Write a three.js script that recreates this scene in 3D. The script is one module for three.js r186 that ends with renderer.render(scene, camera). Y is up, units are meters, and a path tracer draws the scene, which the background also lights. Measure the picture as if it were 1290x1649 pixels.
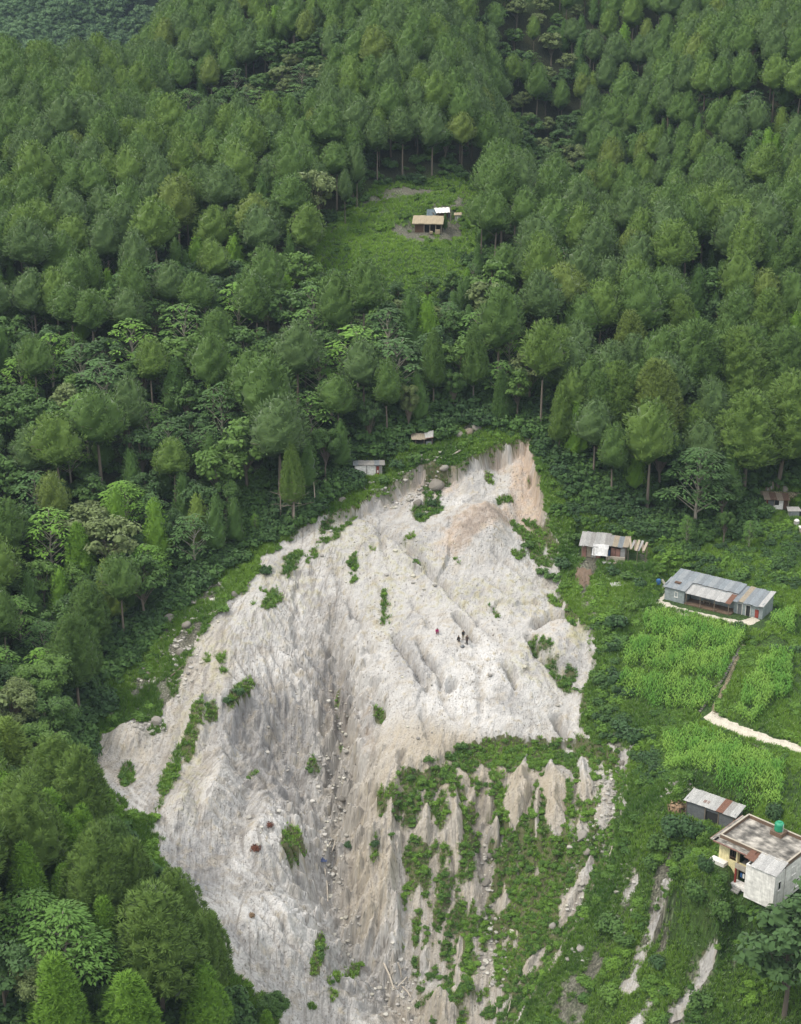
import * as THREE from 'three';
import { mergeGeometries } from 'three/addons/utils/BufferGeometryUtils.js';
import { MarchingCubes } from 'three/addons/objects/MarchingCubes.js';

// ---------------------------------------------------------------- camera, sky, sun, exposure
const scene = new THREE.Scene();
const CAM_Y = 160, PITCH = 21, FOV = 36;
const camera = new THREE.PerspectiveCamera(FOV, 801 / 1024, 1, 6000);
camera.position.set(0, CAM_Y, 0);
camera.rotation.x = -PITCH * Math.PI / 180;
const renderer = new THREE.WebGLRenderer({ antialias: true });
renderer.setSize(801, 1024);
renderer.shadowMap.enabled = true;
renderer.toneMapping = THREE.LinearToneMapping;
renderer.toneMappingExposure = 1.75;

{ // a bright overcast sky: brightest overhead and around the veiled sun
  const W = 256, H = 128, d = new Float32Array(W * H * 4), s = new THREE.Vector3(-0.55, 0.78, 0.2).normalize();
  for (let y = 0; y < H; y++) for (let x = 0; x < W; x++) {
    const el = ((y + 0.5) / H - 0.5) * Math.PI, az = ((x + 0.5) / W - 0.5) * 2 * Math.PI, i = (y * W + x) * 4;
    const v = new THREE.Vector3(Math.cos(el) * Math.cos(az), Math.sin(el), Math.cos(el) * Math.sin(az));
    const up = Math.max(0, v.y), glow = Math.exp(-(1 - v.dot(s)) * 3) * 0.55, L = (0.27 + 0.98 * up + glow) * (v.y < 0 ? 0.35 : 1);
    d[i] = L * 0.99; d[i + 1] = L * 1.0; d[i + 2] = L * 1.01; d[i + 3] = 1;
  }
  const t = new THREE.DataTexture(d, W, H, THREE.RGBAFormat, THREE.FloatType);
  t.mapping = THREE.EquirectangularReflectionMapping; t.magFilter = THREE.LinearFilter; t.needsUpdate = true;
  scene.background = t; scene.environment = t;
}
const sun = new THREE.DirectionalLight(0xfff3e2, 1.5);
sun.position.set(-55, 78 + 60, 20 - 230); sun.target.position.set(0, 60, -230);
sun.castShadow = true; sun.shadow.radius = 22; sun.shadow.mapSize.set(2048, 2048);
Object.assign(sun.shadow.camera, { left: -200, right: 200, top: 200, bottom: -200, near: 1, far: 600 });
scene.add(sun, sun.target);
scene.fog = new THREE.FogExp2(0xb4cbe0, 0.00008);

// ---------------------------------------------------------------- small tools
const rng = (seed) => () => { seed = (seed + 0x6d2b79f5) | 0; let t = Math.imul(seed ^ (seed >>> 15), 1 | seed); t = (t + Math.imul(t ^ (t >>> 7), 61 | t)) ^ t; return ((t ^ (t >>> 14)) >>> 0) / 4294967296; };
const clamp = (x, a = 0, b = 1) => Math.min(b, Math.max(a, x));
const sstep = (a, b, x) => { const t = clamp((x - a) / (b - a)); return t * t * (3 - 2 * t); };
const lerp = (a, b, t) => a + (b - a) * t;
const hash = (x, y) => { let h = Math.imul(x, 374761393) ^ Math.imul(y, 668265263); h = Math.imul(h ^ (h >>> 13), 1274126177); return ((h ^ (h >>> 16)) >>> 0) / 4294967296; };
function noise(x, y) { // gradient noise, about -0.7 .. 0.7
  const xi = Math.floor(x), yi = Math.floor(y), fx = x - xi, fy = y - yi, u = fx * fx * fx * (fx * (fx * 6 - 15) + 10), v = fy * fy * fy * (fy * (fy * 6 - 15) + 10);
  const g = (ix, iy, dx, dy) => { const a = hash(ix, iy) * 6.2831853; return Math.cos(a) * dx + Math.sin(a) * dy; };
  return lerp(lerp(g(xi, yi, fx, fy), g(xi + 1, yi, fx - 1, fy), u), lerp(g(xi, yi + 1, fx, fy - 1), g(xi + 1, yi + 1, fx - 1, fy - 1), u), v);
}
const fbm = (x, y, n = 4) => { let s = 0, a = 1; for (let i = 0; i < n; i++) { s += a * noise(x, y); x = x * 2.03 + 17.1; y = y * 2.03 + 5.3; a *= 0.5; } return s; };
const ridged = (x, y, n = 4) => { let s = 0, a = 1; for (let i = 0; i < n; i++) { s += a * (1 - 2 * Math.abs(noise(x, y))); x = x * 2.03 + 7.7; y = y * 2.03 + 3.1; a *= 0.5; } return s; };

// A sight line of the survey photograph: image point and forward distance give a place.
const F = 824.5 / Math.tan(FOV * Math.PI / 360), CP = Math.cos(PITCH * Math.PI / 180), SP = Math.sin(PITCH * Math.PI / 180);
function place(u, v, Z) { const du = (u - 645) / F, dv = (v - 824.5) / F, t = Z / (CP - dv * SP); return [du * t, CAM_Y - (SP + dv * CP) * t, -Z]; }

// ---------------------------------------------------------------- the hillside: a smooth surface through surveyed points, then landforms
const survey = [
  [640, 1649, 178], [520, 1649, 176], [800, 1649, 176.5], [900, 1649, 172], [1100, 1649, 165], [1290, 1649, 160], [380, 1649, 168], [200, 1649, 158], [0, 1649, 152],
  [640, 1500, 191], [790, 1500, 189], [560, 1500, 190], [430, 1500, 184], [300, 1500, 176], [100, 1500, 168], [0, 1500, 165], [900, 1500, 184], [1000, 1500, 179], [1150, 1500, 172], [1290, 1500, 167],
  [640, 1400, 197], [530, 1400, 199], [430, 1380, 196], [330, 1400, 190], [150, 1400, 183], [0, 1400, 180], [780, 1400, 197], [950, 1400, 191], [1100, 1400, 183], [1230, 1400, 176], [1290, 1420, 173],
  [640, 1300, 203], [540, 1300, 207], [430, 1300, 204], [300, 1300, 199], [150, 1300, 196], [0, 1300, 194], [780, 1300, 202.5], [900, 1300, 201], [1000, 1300, 196], [1100, 1300, 188], [1290, 1300, 183],
  [640, 1225, 208.5], [720, 1200, 212], [930, 1175, 215], [540, 1230, 213], [430, 1200, 216], [300, 1200, 212], [180, 1200, 211], [0, 1180, 208], [1000, 1230, 205], [1100, 1230, 198], [1290, 1210, 196],
  [540, 1100, 224], [640, 1100, 222], [800, 1100, 222], [930, 1080, 225], [350, 1100, 220], [430, 1100, 223], [220, 1100, 224], [0, 1080, 222], [1030, 1100, 218], [1150, 1100, 214], [1290, 1100, 213],
  [745, 1030, 230], [600, 1030, 231], [500, 1000, 235], [430, 950, 239], [300, 1000, 233], [200, 1000, 236], [0, 950, 238], [950, 1000, 234], [1060, 1000, 232], [1290, 1000, 231],
  [1150, 950, 240], [1290, 900, 249], [1000, 885, 249], [940, 920, 246], [880, 860, 252], [640, 900, 247], [640, 824, 256], [780, 800, 259], [540, 830, 255], [850, 712, 269], [740, 745, 265.5],
  [595, 770, 264], [690, 720, 268], [470, 850, 254], [380, 880, 250], [200, 850, 254], [0, 800, 260], [1100, 820, 263], [1290, 820, 264],
  [750, 650, 279], [600, 650, 278], [850, 680, 275], [640, 450, 318], [560, 400, 330], [640, 420, 322], [740, 330, 347], [620, 310, 354], [520, 380, 336], [700, 295, 359], [690, 360, 342],
].map(([u, v, Z]) => place(u, v, Z));
for (const [x, Z, y] of [
  [75, 290, -90], [100, 330, -70], [60, 320, -76], [40, 300, -82], [13, 380, -51], [44, 380, -84], [37, 420, -74], [33, 455, -56], [80, 400, -42], [110, 380, -48], [110, 340, -64], [8, 400, -40], [0, 440, -30], [-8, 480, -18],
  [-35, 400, -61], [-45, 440, -47], [-70, 380, -52], [-88, 410, -46], [-60, 350, -62], [-100, 350, -64], [-100, 300, -82], [-60, 300, -80], [-30, 320, -76], [-100, 440, -60], [-105, 490, -80], [-40, 500, -14], [40, 480, -25],
  [60, 520, -10], [110, 440, -28], [120, 520, -2], [-55, 470, -32], [0, 100, -166], [-80, 100, -140], [80, 100, -140], [0, 140, -156], [-90, 140, -122], [90, 140, -120], [-160, 250, -110], [160, 250, -108], [-160, 350, -70],
  [160, 350, -68], [-160, 170, -120], [160, 170, -118], [-170, 480, -90], [170, 480, -20], [0, 20, -190], [-160, 40, -170], [160, 40, -170],
]) survey.push([x, CAM_Y + y, -Z]);
const spline = (() => { // thin plate spline, solved once
  const n = survey.length, N = n + 3, S = 100, px = survey.map((p) => p[0] / S), pz = survey.map((p) => p[2] / S), U = (r2) => (r2 < 1e-12 ? 0 : 0.5 * r2 * Math.log(r2));
  const A = [], b = new Float64Array(N);
  for (let i = 0; i < N; i++) A.push(new Float64Array(N));
  for (let i = 0; i < n; i++) {
    for (let j = 0; j < n; j++) A[i][j] = U((px[i] - px[j]) ** 2 + (pz[i] - pz[j]) ** 2);
    A[i][i] += 0.0012; A[i][n] = A[n][i] = 1; A[i][n + 1] = A[n + 1][i] = px[i]; A[i][n + 2] = A[n + 2][i] = pz[i]; b[i] = survey[i][1];
  }
  for (let c = 0; c < N; c++) {
    let p = c; for (let r = c + 1; r < N; r++) if (Math.abs(A[r][c]) > Math.abs(A[p][c])) p = r;
    [A[c], A[p]] = [A[p], A[c]]; [b[c], b[p]] = [b[p], b[c]];
    for (let r = c + 1; r < N; r++) { const f = A[r][c] / A[c][c]; if (f) { for (let k = c; k < N; k++) A[r][k] -= f * A[c][k]; b[r] -= f * b[c]; } }
  }
  for (let r = N - 1; r >= 0; r--) { for (let k = r + 1; k < N; k++) b[r] -= A[r][k] * b[k]; b[r] /= A[r][r]; }
  return (x, z) => { x /= S; z /= S; let s = b[n] + b[n + 1] * x + b[n + 2] * z; for (let i = 0; i < n; i++) { const dx = x - px[i], dz = z - pz[i], r2 = dx * dx + dz * dz; if (r2 > 1e-12) s += b[i] * 0.5 * r2 * Math.log(r2); } return s; };
})();
const axis = (parts) => { const out = []; for (const [a, b, s] of parts) { const n = Math.max(1, Math.round((b - a) / s)); for (let i = 0; i < n; i++) out.push(a + (b - a) * i / n); } out.push(parts.at(-1)[1]); return Float32Array.from(out); };
const STEP = 0.25, FX0 = -52, FX1 = 48, FZ0 = -274, FZ1 = -166; // the finely surveyed part
const xs = axis([[-900, -300, 60], [-300, -160, 12], [-160, -110, 3], [-110, FX0, 1], [FX0, FX1, STEP], [FX1, 72, 0.5], [72, 110, 1], [110, 160, 3], [160, 300, 12], [300, 900, 60]]);
const zs = axis([[-1200, -640, 40], [-640, -480, 8], [-480, -380, 2], [-380, FZ0, 1], [FZ0, FZ1, STEP], [FZ1, -140, 0.6], [-140, -90, 2], [-90, 40, 10], [40, 400, 60]]);
const NX = xs.length, NZ = zs.length, hh = new Float32Array(NX * NZ);
const locate = (a, v) => { let lo = 0, hi = a.length - 2; while (lo < hi) { const m = (lo + hi + 1) >> 1; if (a[m] <= v) lo = m; else hi = m - 1; } return lo; };
function height(x, z) { const i = locate(xs, x), j = locate(zs, z), fx = clamp((x - xs[i]) / (xs[i + 1] - xs[i])), fz = clamp((z - zs[j]) / (zs[j + 1] - zs[j])), k = j * NX + i; return lerp(lerp(hh[k], hh[k + 1], fx), lerp(hh[k + NX], hh[k + NX + 1], fx), fz); }
const slopeAt = (x, z, e = 0.6) => { const gx = (height(x + e, z) - height(x - e, z)) / (2 * e), gz = (height(x, z + e) - height(x, z - e)) / (2 * e); return [gx, gz, Math.hypot(gx, gz)]; };
function ground(u, v, from = 130) { // where a sight line of the survey meets the hillside
  let p = place(u, v, from);
  for (let Z = from; Z < 620; Z += 0.25) { const q = place(u, v, Z); if (q[1] < height(q[0], q[2])) { q[1] = height(q[0], q[2]); return q; } p = q; }
  return p;
}
const onMap = (list) => list.map(([u, v]) => { const p = ground(u, v); return [p[0], p[2]]; });
function segDist(x, z, pts, closed) { // distance to a line, and how far along it
  let best = 1e9, along = 0, n = closed ? pts.length : pts.length - 1;
  for (let i = 0; i < n; i++) {
    const [ax, az] = pts[i], [bx, bz] = pts[(i + 1) % pts.length], dx = bx - ax, dz = bz - az, t = clamp(((x - ax) * dx + (z - az) * dz) / (dx * dx + dz * dz)), d = (x - ax - t * dx) ** 2 + (z - az - t * dz) ** 2;
    if (d < best) { best = d; along = (i + t) / n; }
  }
  return [Math.sqrt(best), along];
}
function inside(x, z, pts) { let c = false; for (let i = 0, j = pts.length - 1; i < pts.length; j = i++) { const [ax, az] = pts[i], [bx, bz] = pts[j]; if ((az > z) !== (bz > z) && x < ((bx - ax) * (z - az)) / (bz - az) + ax) c = !c; } return c; }
const signed = (x, z, pts) => (inside(x, z, pts) ? 1 : -1) * segDist(x, z, pts, true)[0]; // positive inside
for (let j = 0; j < NZ; j++) for (let i = 0; i < NX; i++) {
  const x = xs[i], z = zs[j], cx = clamp(x, -170, 170), cz = clamp(z, -540, 20);
  let y = spline(cx, cz);
  if (z < -540) y += Math.min(-540 - z, 260) * 0.28;
  if (Math.abs(x) > 170) y += (x > 0 ? 0.1 : -0.08) * Math.min(Math.abs(x) - 170, 500);
  y -= sstep(475, 640, -z) * sstep(-48, -88, x) * 140;
  const calm = sstep(-268, -300, z) + sstep(-60, -80, x);
  y += fbm(x * 0.05, z * 0.05, 3) * lerp(0.5, 2.2, clamp(calm));
  hh[j * NX + i] = y;
}
const eachFine = (f) => { for (let j = 0; j < NZ; j++) if (zs[j] >= FZ0 - 6 && zs[j] <= FZ1 + 6) for (let i = 0; i < NX; i++) if (xs[i] >= FX0 - 6 && xs[i] <= 74) f(xs[i], zs[j], j * NX + i); };

// ---------------------------------------------------------------- landforms of the slide
const scarEdge = onMap([[690, 740], [712, 752], [738, 748], [768, 730], [800, 714], [826, 709], [852, 711], [858, 735], [866, 775], [880, 830], [897, 868], [900, 925], [908, 955], [924, 986], [942, 1006], [960, 1024], [960, 1060], [945, 1110], [938, 1150], [940, 1185], [985, 1208], [1012, 1240],
  [1000, 1310], [985, 1365], [935, 1470], [900, 1540], [850, 1610], [815, 1665], [640, 1670], [460, 1665], [420, 1610], [365, 1550], [320, 1490], [280, 1425], [245, 1345], [255, 1290], [285, 1235], [300, 1200], [272, 1165], [290, 1080], [318, 1030], [350, 985], [400, 940], [425, 895], [480, 848], [540, 826],
  [590, 800], [640, 775], [668, 752]]);
const badEdge = onMap([[642, 1236], [690, 1232], [720, 1204], [760, 1186], [820, 1180], [930, 1184], [990, 1206], [1012, 1240], [1000, 1310], [985, 1365], [935, 1470], [900, 1540], [850, 1610], [815, 1665], [660, 1665], [655, 1560], [640, 1470], [625, 1390], [632, 1300]]);
const patchEdge = onMap([[150, 1240], [163, 1178], [205, 1160], [250, 1168], [282, 1118], [300, 1082], [322, 1075], [312, 1130], [288, 1205], [268, 1268], [240, 1318], [200, 1305], [125, 1315]]); // bare spurs at the left
const streaks = [[[[1078, 1428], [1055, 1475], [1035, 1530], [1012, 1590]], 0.9], [[[1000, 1212], [988, 1265], [968, 1335]], 1.1], [[[968, 1352], [930, 1440], [882, 1530], [842, 1600], [800, 1660]], 1.5], [[[1022, 1405], [1010, 1440]], 0.5], [[[1135, 1555], [1105, 1605], [1080, 1660]], 0.9], [[[1050, 1600], [1020, 1660]], 0.8], [[[962, 1345], [948, 1400]], 0.8]].map(([l, w]) => [onMap(l), w]); // pale runs down the right slope
const inScar = new Float32Array(NX * NZ).fill(-99), inBad = new Float32Array(NX * NZ).fill(-99), bare = new Float32Array(NX * NZ), flow = new Float32Array(NX * NZ);
eachFine((x, z, k) => {
  const wx = x + fbm(x * 0.35, z * 0.35, 3) * 1.3, wz = z + fbm(x * 0.35 + 40, z * 0.35, 3) * 1.3;
  inScar[k] = Math.max(signed(wx, wz, scarEdge), signed(wx, wz, patchEdge)); if (x > 8 && z > -216) for (const [l, w] of streaks) { const d = segDist(x + fbm(x * 0.5, z * 0.5, 3) * 1.8, z, l)[0]; if (d < 6) inScar[k] = Math.max(inScar[k], w + 0.9 * noise(x * 0.35, z * 0.35) - d); } inBad[k] = inScar[k] > -4 ? signed(x + fbm(x * 0.5, z * 0.5, 2) * 0.6, z + fbm(x * 0.5 + 9, z * 0.5, 2) * 0.8, badEdge) : -99;
});
// the scarp: deep at the head and upper right, shallow at the left
const headDrop = (x, z) => lerp(0.5, 4.2, sstep(-246, -262, z)) * lerp(0.55, 1, sstep(-20, 10, x)) + 1.2 * sstep(15, 25, x) * sstep(-200, -215, z);
eachFine((x, z, k) => {
  const d = inScar[k]; if (d < 0 || inBad[k] > 0 || z > -180) return;
  hh[k] -= headDrop(x, z) * sstep(0, 1.1, d) * (1 - sstep(3, 13, d)) * (0.75 + 0.5 * noise(x * 0.2, z * 0.2));
});
// the slab's lower lip, and bare spurs standing out of the gullied slope beneath it
eachFine((x, z, k) => { const d = inBad[k]; if (d > 0) hh[k] -= 1.5 * sstep(0, 0.9, d) * (1 - sstep(5, 16, d)) + (1.25 * (0.5 - Math.abs(noise(x * 0.42 + fbm(x * 0.15, z * 0.15, 2) * 1.4, z * 0.07)) * 2.2)) * sstep(1, 5, d) * sstep(-172, -185, z); });
const spurs = [ // top, foot (image points), reach of the crest in metres, steepness of the flanks
  [688, 1285, 684, 1352, 2.2, 1.25], [728, 1225, 736, 1342, 1.7, 1.7], [770, 1250, 784, 1372, 1.5, 2.2], [852, 1182, 826, 1318, 2.7, 1.35], [886, 1190, 893, 1330, 3.2, 1.3], [868, 1240, 862, 1330, 1.7, 1.5], [934, 1200, 944, 1285, 2.0, 1.3], [988, 1208, 970, 1330, 2.0, 1.2],
  [716, 1270, 722, 1360, 1.3, 1.6], [655, 1300, 622, 1425, 2.4, 1.3], [612, 1250, 592, 1380, 1.8, 1.3], [640, 1370, 640, 1500, 1.9, 1.4], [705, 1430, 678, 1568, 1.5, 1.6], [742, 1470, 735, 1590, 1.4, 1.5], [966, 1350, 905, 1480, 2.0, 1.25], [890, 1505, 840, 1572, 1.5, 1.2],
  [908, 1545, 850, 1640, 1.7, 1.2], [600, 1420, 640, 1540, 1.6, 1.2], [808, 1380, 815, 1460, 1.0, 1.5], [835, 1460, 828, 1530, 0.9, 1.5], [690, 1590, 720, 1665, 2.4, 1.1], [800, 1290, 800, 1345, 1.2, 1.6], [640, 1250, 575, 1390, 2.4, 1.0], [655, 1330, 600, 1470, 2.4, 1.0], [650, 1440, 612, 1545, 2.2, 1.0], [600, 1200, 562, 1310, 2.0, 1.0], [575, 1180, 560, 1270, 1.7, 1.2], [620, 1180, 603, 1270, 1.5, 1.2], [395, 1060, 335, 1310, 2.2, 0.7], [450, 1095, 415, 1235, 1.8, 0.8], [345, 1130, 285, 1330, 1.8, 0.7], [470, 1225, 478, 1320, 1.5, 0.9], [505, 1120, 500, 1220, 1.3, 0.9], [420, 1395, 470, 1520, 1.6, 0.6], [360, 1420, 420, 1540, 1.6, 0.6],
].map(([u, v, a, b, r, s]) => { const p = ground(u, v), q = ground(a, b); return [p[0], p[2], q[0], q[2], r, s]; });
eachFine((x, z, k) => {
  if (inScar[k] < 0.3) return;
  let up = 0;
  for (const [ax, az, bx, bz, r, s] of spurs) {
    const dx = bx - ax, dz = bz - az, L2 = dx * dx + dz * dz, wob = noise(x * 0.6, z * 0.6) * 0.5, t = ((x - ax) * dx + (z - az) * dz) / L2;
    if (t < 0 || t > 1.25) continue;
    const d = Math.abs((x - ax) * dz - (z - az) * dx) / Math.sqrt(L2) + wob * 0.5, crest = r * (0.85 + 0.7 * noise(t * 3 + ax, bz)) * sstep(0, 0.3, t) * Math.pow(Math.min(t, 0.85) / 0.85, 0.8) * (1 - sstep(0.85, 1.25, t));
    up = Math.max(up, crest - Math.max(0, d) * s * 0.78 - ridged(x * 1.3 + d * 0.9, z * 0.35, 3) * 0.24);
  }
  if (up > 0) { hh[k] += up; bare[k] = Math.min(1, up * 3); }
});
function carve(points, width, depth, power = 1.3) { // a gully or crack along image points
  const pts = onMap(points); let x0 = 1e9, x1 = -1e9, z0 = 1e9, z1 = -1e9;
  for (const [x, z] of pts) { x0 = Math.min(x0, x); x1 = Math.max(x1, x); z0 = Math.min(z0, z); z1 = Math.max(z1, z); }
  eachFine((x, z, k) => {
    if (x < x0 - width * 2 || x > x1 + width * 2 || z < z0 - width * 2 || z > z1 + width * 2) return;
    const wx = x + noise(x * 0.5, z * 0.5) * width * 0.7 + noise(x * 1.4, z * 1.4) * width * 0.35, [d, t] = segDist(wx, z, pts);
    if (d < width) { const e = Math.min(1, Math.min(t, 1 - t) * 6 + 0.15); hh[k] -= depth * e * Math.pow(1 - d / width, power) * (0.8 + 0.6 * noise(x * 0.7, z * 0.7)); if (depth > 0.6 && d < width * 0.5) flow[k] = Math.max(flow[k], 0.4); }
  });
}
carve([[535, 985], [528, 1040], [538, 1110], [545, 1160], [532, 1230], [545, 1300], [528, 1400], [545, 1480], [570, 1520], [610, 1565], [642, 1620], [655, 1660]], 7.5, 5.2, 1.15); carve([[470, 1150], [480, 1230], [510, 1300], [530, 1380]], 4.5, 2.6, 1); carve([[400, 1120], [395, 1200], [410, 1270], [400, 1330]], 3, 1.6, 1);
carve([[545, 1130], [560, 1200], [575, 1290], [560, 1380]], 1.6, 1.6); carve([[600, 1100], [612, 1160], [600, 1230]], 1.2, 1.2); carve([[480, 1420], [530, 1470], [580, 1540], [630, 1620]], 2.2, 1.2);
for (const c of [[[1075, 1430], [1050, 1480], [1030, 1540], [1010, 1600]], [[1105, 1440], [1085, 1480], [1068, 1530]], [[1000, 1215], [985, 1270], [968, 1335]], [[968, 1350], [930, 1440], [880, 1530], [840, 1600]], [[1020, 1410], [1000, 1470], [960, 1560], [930, 1640]], [[1130, 1560], [1100, 1610], [1080, 1660]]]) carve(c, 2.0, 1.1, 0.9);
carve([[655, 1310], [648, 1400], [655, 1480], [660, 1545], [658, 1640]], 1.6, 2.0);
carve([[776, 1260], [772, 1330], [782, 1400], [788, 1470], [792, 1530], [800, 1600]], 2.6, 2.6, 1);
carve([[700, 1360], [690, 1450], [700, 1530], [712, 1600]], 1.6, 1.4);
carve([[470, 1130], [440, 1190], [420, 1260], [385, 1340], [350, 1400]], 1.7, 1.0); carve([[490, 1150], [505, 1230], [500, 1290]], 1.6, 0.9); carve([[455, 1140], [478, 1210], [470, 1260]], 1.3, 0.9);
carve([[380, 1330], [375, 1375], [350, 1405], [300, 1410]], 1.8, 1.0);
// mounds and slabs
function mound(u, v, du, dv, lift) { const c = ground(u, v), a = ground(u + du, v), b = ground(u, v - dv), rx = Math.hypot(a[0] - c[0], 0.1), rz = Math.abs(b[2] - c[2]); eachFine((x, z, k) => { const d = Math.hypot((x - c[0]) / rx, (z - c[2]) / rz); if (d < 1) hh[k] += lift * (1 - sstep(0.35, 1, d)); }); }
mound(440, 1365, 62, 60, 1.8); mound(400, 1150, 60, 60, 1.4); mound(770, 850, 60, 55, 2.0); mound(905, 1040, 50, 45, 1.2); mound(470, 1500, 110, 60, 1.5); mound(315, 1180, 30, 70, 1.5); mound(420, 985, 50, 40, 1.2); mound(205, 1200, 45, 35, 2.2); mound(725, 1630, 70, 45, 2.5);
eachFine((x, z, k) => { if (inScar[k] < 0) hh[k] += fbm(x * 0.6, z * 0.6, 3) * 0.25; });
{ // rain wash: drops run down the slide, cut rills and leave fans
  const r = rng(77), i0 = locate(xs, FX0 + 0.01), j0 = locate(zs, FZ0 + 0.01), W = 398, H = 428, at = (i, j) => (j0 + j) * NX + i0 + i;
  const starts = []; for (let j = 3; j < H - 3; j++) for (let i = 3; i < W - 3; i++) { const k = at(i, j), x = xs[i0 + i], z = zs[j0 + j], slab = inBad[k] < 0 ? sstep(-207, -213, z) * sstep(-13, -6, x) : 0; if (inScar[k] > 0.6 && hash(i, j) > slab * 0.85) starts.push(i, j); }
  for (let n = 0; n < 26000; n++) {
    const s = Math.floor(r() * starts.length / 2) * 2; let x = starts[s] + r(), y = starts[s + 1] + r(), dx = 0, dy = 0, load = 0, speed = 1, water = 1;
    for (let life = 0; life < 60; life++) {
      const i = Math.floor(x), j = Math.floor(y), fx = x - i, fy = y - j, k = at(i, j), a = hh[k], b = hh[k + 1], c = hh[k + NX], d = hh[k + NX + 1];
      const gx = (b - a) * (1 - fy) + (d - c) * fy, gy = (c - a) * (1 - fx) + (d - b) * fx, old = lerp(lerp(a, b, fx), lerp(c, d, fx), fy);
      dx = dx * 0.25 - gx; dy = dy * 0.25 - gy; const l = Math.hypot(dx, dy) || 1; dx /= l; dy /= l; x += dx; y += dy;
      if (x < 3 || y < 3 || x > W - 4 || y > H - 4) break;
      const i2 = Math.floor(x), j2 = Math.floor(y), f2 = x - i2, g2 = y - j2, k2 = at(i2, j2), now = lerp(lerp(hh[k2], hh[k2 + 1], f2), lerp(hh[k2 + NX], hh[k2 + NX + 1], f2), g2), dh = now - old;
      flow[k] += 0.02;
      const can = Math.max(-dh, 0.012) * speed * water * 2.2; let put;
      if (load > can || dh > 0) { put = dh > 0 ? Math.min(dh, load) : (load - can) * 0.25; load -= put; hh[k] += put * (1 - fx) * (1 - fy); hh[k + 1] += put * fx * (1 - fy); hh[k + NX] += put * (1 - fx) * fy; hh[k + NX + 1] += put * fx * fy; }
      else { put = Math.min((can - load) * 0.12, -dh) * (inScar[k] > 0 ? 1 : 0.1); load += put; hh[k] -= put * 0.4; hh[k + 1] -= put * 0.15; hh[k - 1] -= put * 0.15; hh[k + NX] -= put * 0.15; hh[k - NX] -= put * 0.15; }
      speed = Math.sqrt(Math.max(0.05, speed * speed - dh * 3)) * 0.95; water *= 0.975;
    }
  }
}
// slabs, ledges and clods of the slide's surface
eachFine((x, z, k) => {
  const d = inScar[k]; if (d < 0) return;
  const e = sstep(0, 1.5, d), rocky = sstep(-205, -225, z), bad = inBad[k] > 0 ? 1 : 0, wx = x + fbm(x * 0.3, z * 0.3, 2) * 1.6, wz = z * 0.8 + x * 0.45 + fbm(x * 0.3 + 5, z * 0.3, 2) * 1.6;
  let y = 0;
  for (const [s, a] of [[0.14, 0.62], [0.5, 0.16]]) { // tilted blocks
    const ux = (wx * 0.9 - wz * 0.25) * s, uz = wz * s * 0.75, ci = Math.floor(ux), cj = Math.floor(uz); let best = 9, w = 0;
    for (let a1 = -1; a1 < 2; a1++) for (let b1 = -1; b1 < 2; b1++) { const hx = hash(ci + a1, cj + b1), hz = hash(ci + a1 + 71, cj + b1 + 13), dx = ci + a1 + hx - ux, dz = cj + b1 + hz - uz, dd = dx * dx + dz * dz; if (dd < best) { best = dd; w = (hx - 0.5) * dx * 1.3 + (hz - 0.5) * dz * 1.3 + (hash(ci + a1, cj + b1 + 999) - 0.5) * 0.7; } }
    y += w * a * lerp(0.5, 1.25, rocky);
  }
  y += (ridged(x * 0.55 + z * 0.12, z * 0.13, 3) - 0.9) * lerp(0.2, 0.07, rocky) + fbm(x * 0.9, z * 0.9, 3) * 0.13;
  hh[k] += y * e * (bad ? 0.45 : 1);
});
for (const c of [ // cracks across the pale slab
  [[634, 1026], [650, 1050], [666, 1068], [676, 1092], [690, 1118]], [[672, 1030], [684, 1058], [702, 1080], [712, 1096], [706, 1106]], [[728, 1096], [722, 1112]], [[732, 985], [748, 1010], [764, 1030], [772, 1036]], [[812, 1066], [822, 1084], [832, 1110], [826, 1128]], [[660, 968], [684, 990], [696, 1012]],
  [[708, 1096], [716, 1130], [726, 1150], [750, 1170]], [[890, 1155], [900, 1172], [912, 1190]], [[850, 1020], [866, 1052], [890, 1072], [930, 1096]], [[855, 1010], [890, 994], [925, 985]], [[600, 840], [650, 880], [690, 920], [730, 950]], [[560, 800], [610, 850], [620, 900]], [[640, 860], [700, 930], [760, 990], [820, 1050]],
  [[780, 930], [830, 960], [880, 975]], [[530, 900], [560, 960], [585, 1010], [600, 1060]], [[790, 880], [840, 925], [900, 940]], [[680, 1130], [684, 1170], [700, 1200]], [[770, 1080], [776, 1130], [770, 1170]],
]) carve(c, 0.7, 0.95, 0.7);
for (const [c, w, d] of [[[[632, 1022], [648, 1046], [664, 1066], [674, 1090], [692, 1120]], 0.75, 1.5], [[[668, 1022], [682, 1056], [702, 1080], [713, 1092], [707, 1108]], 0.65, 1.3], [[[731, 1092], [723, 1114]], 0.8, 2], [[[730, 985], [748, 1010], [766, 1032]], 0.75, 1.5], [[[810, 1062], [822, 1086], [832, 1112]], 0.85, 1.8], [[[890, 1150], [902, 1172], [914, 1192]], 0.9, 1.8], [[[648, 1205], [645, 1235]], 0.8, 2], [[[540, 985], [536, 1030], [542, 1075]], 1.6, 1.8], [[[855, 1012], [890, 996], [922, 985]], 0.9, 1.2], [[[848, 1020], [866, 1054], [905, 1084]], 1.1, 1.2]]) carve(c, w, d, 0.6);
carve([[538, 1060], [545, 1150], [536, 1230], [545, 1300], [530, 1400], [547, 1480], [574, 1525], [612, 1570], [642, 1625], [652, 1660]], 3.6, 2.8, 0.9);
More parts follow.
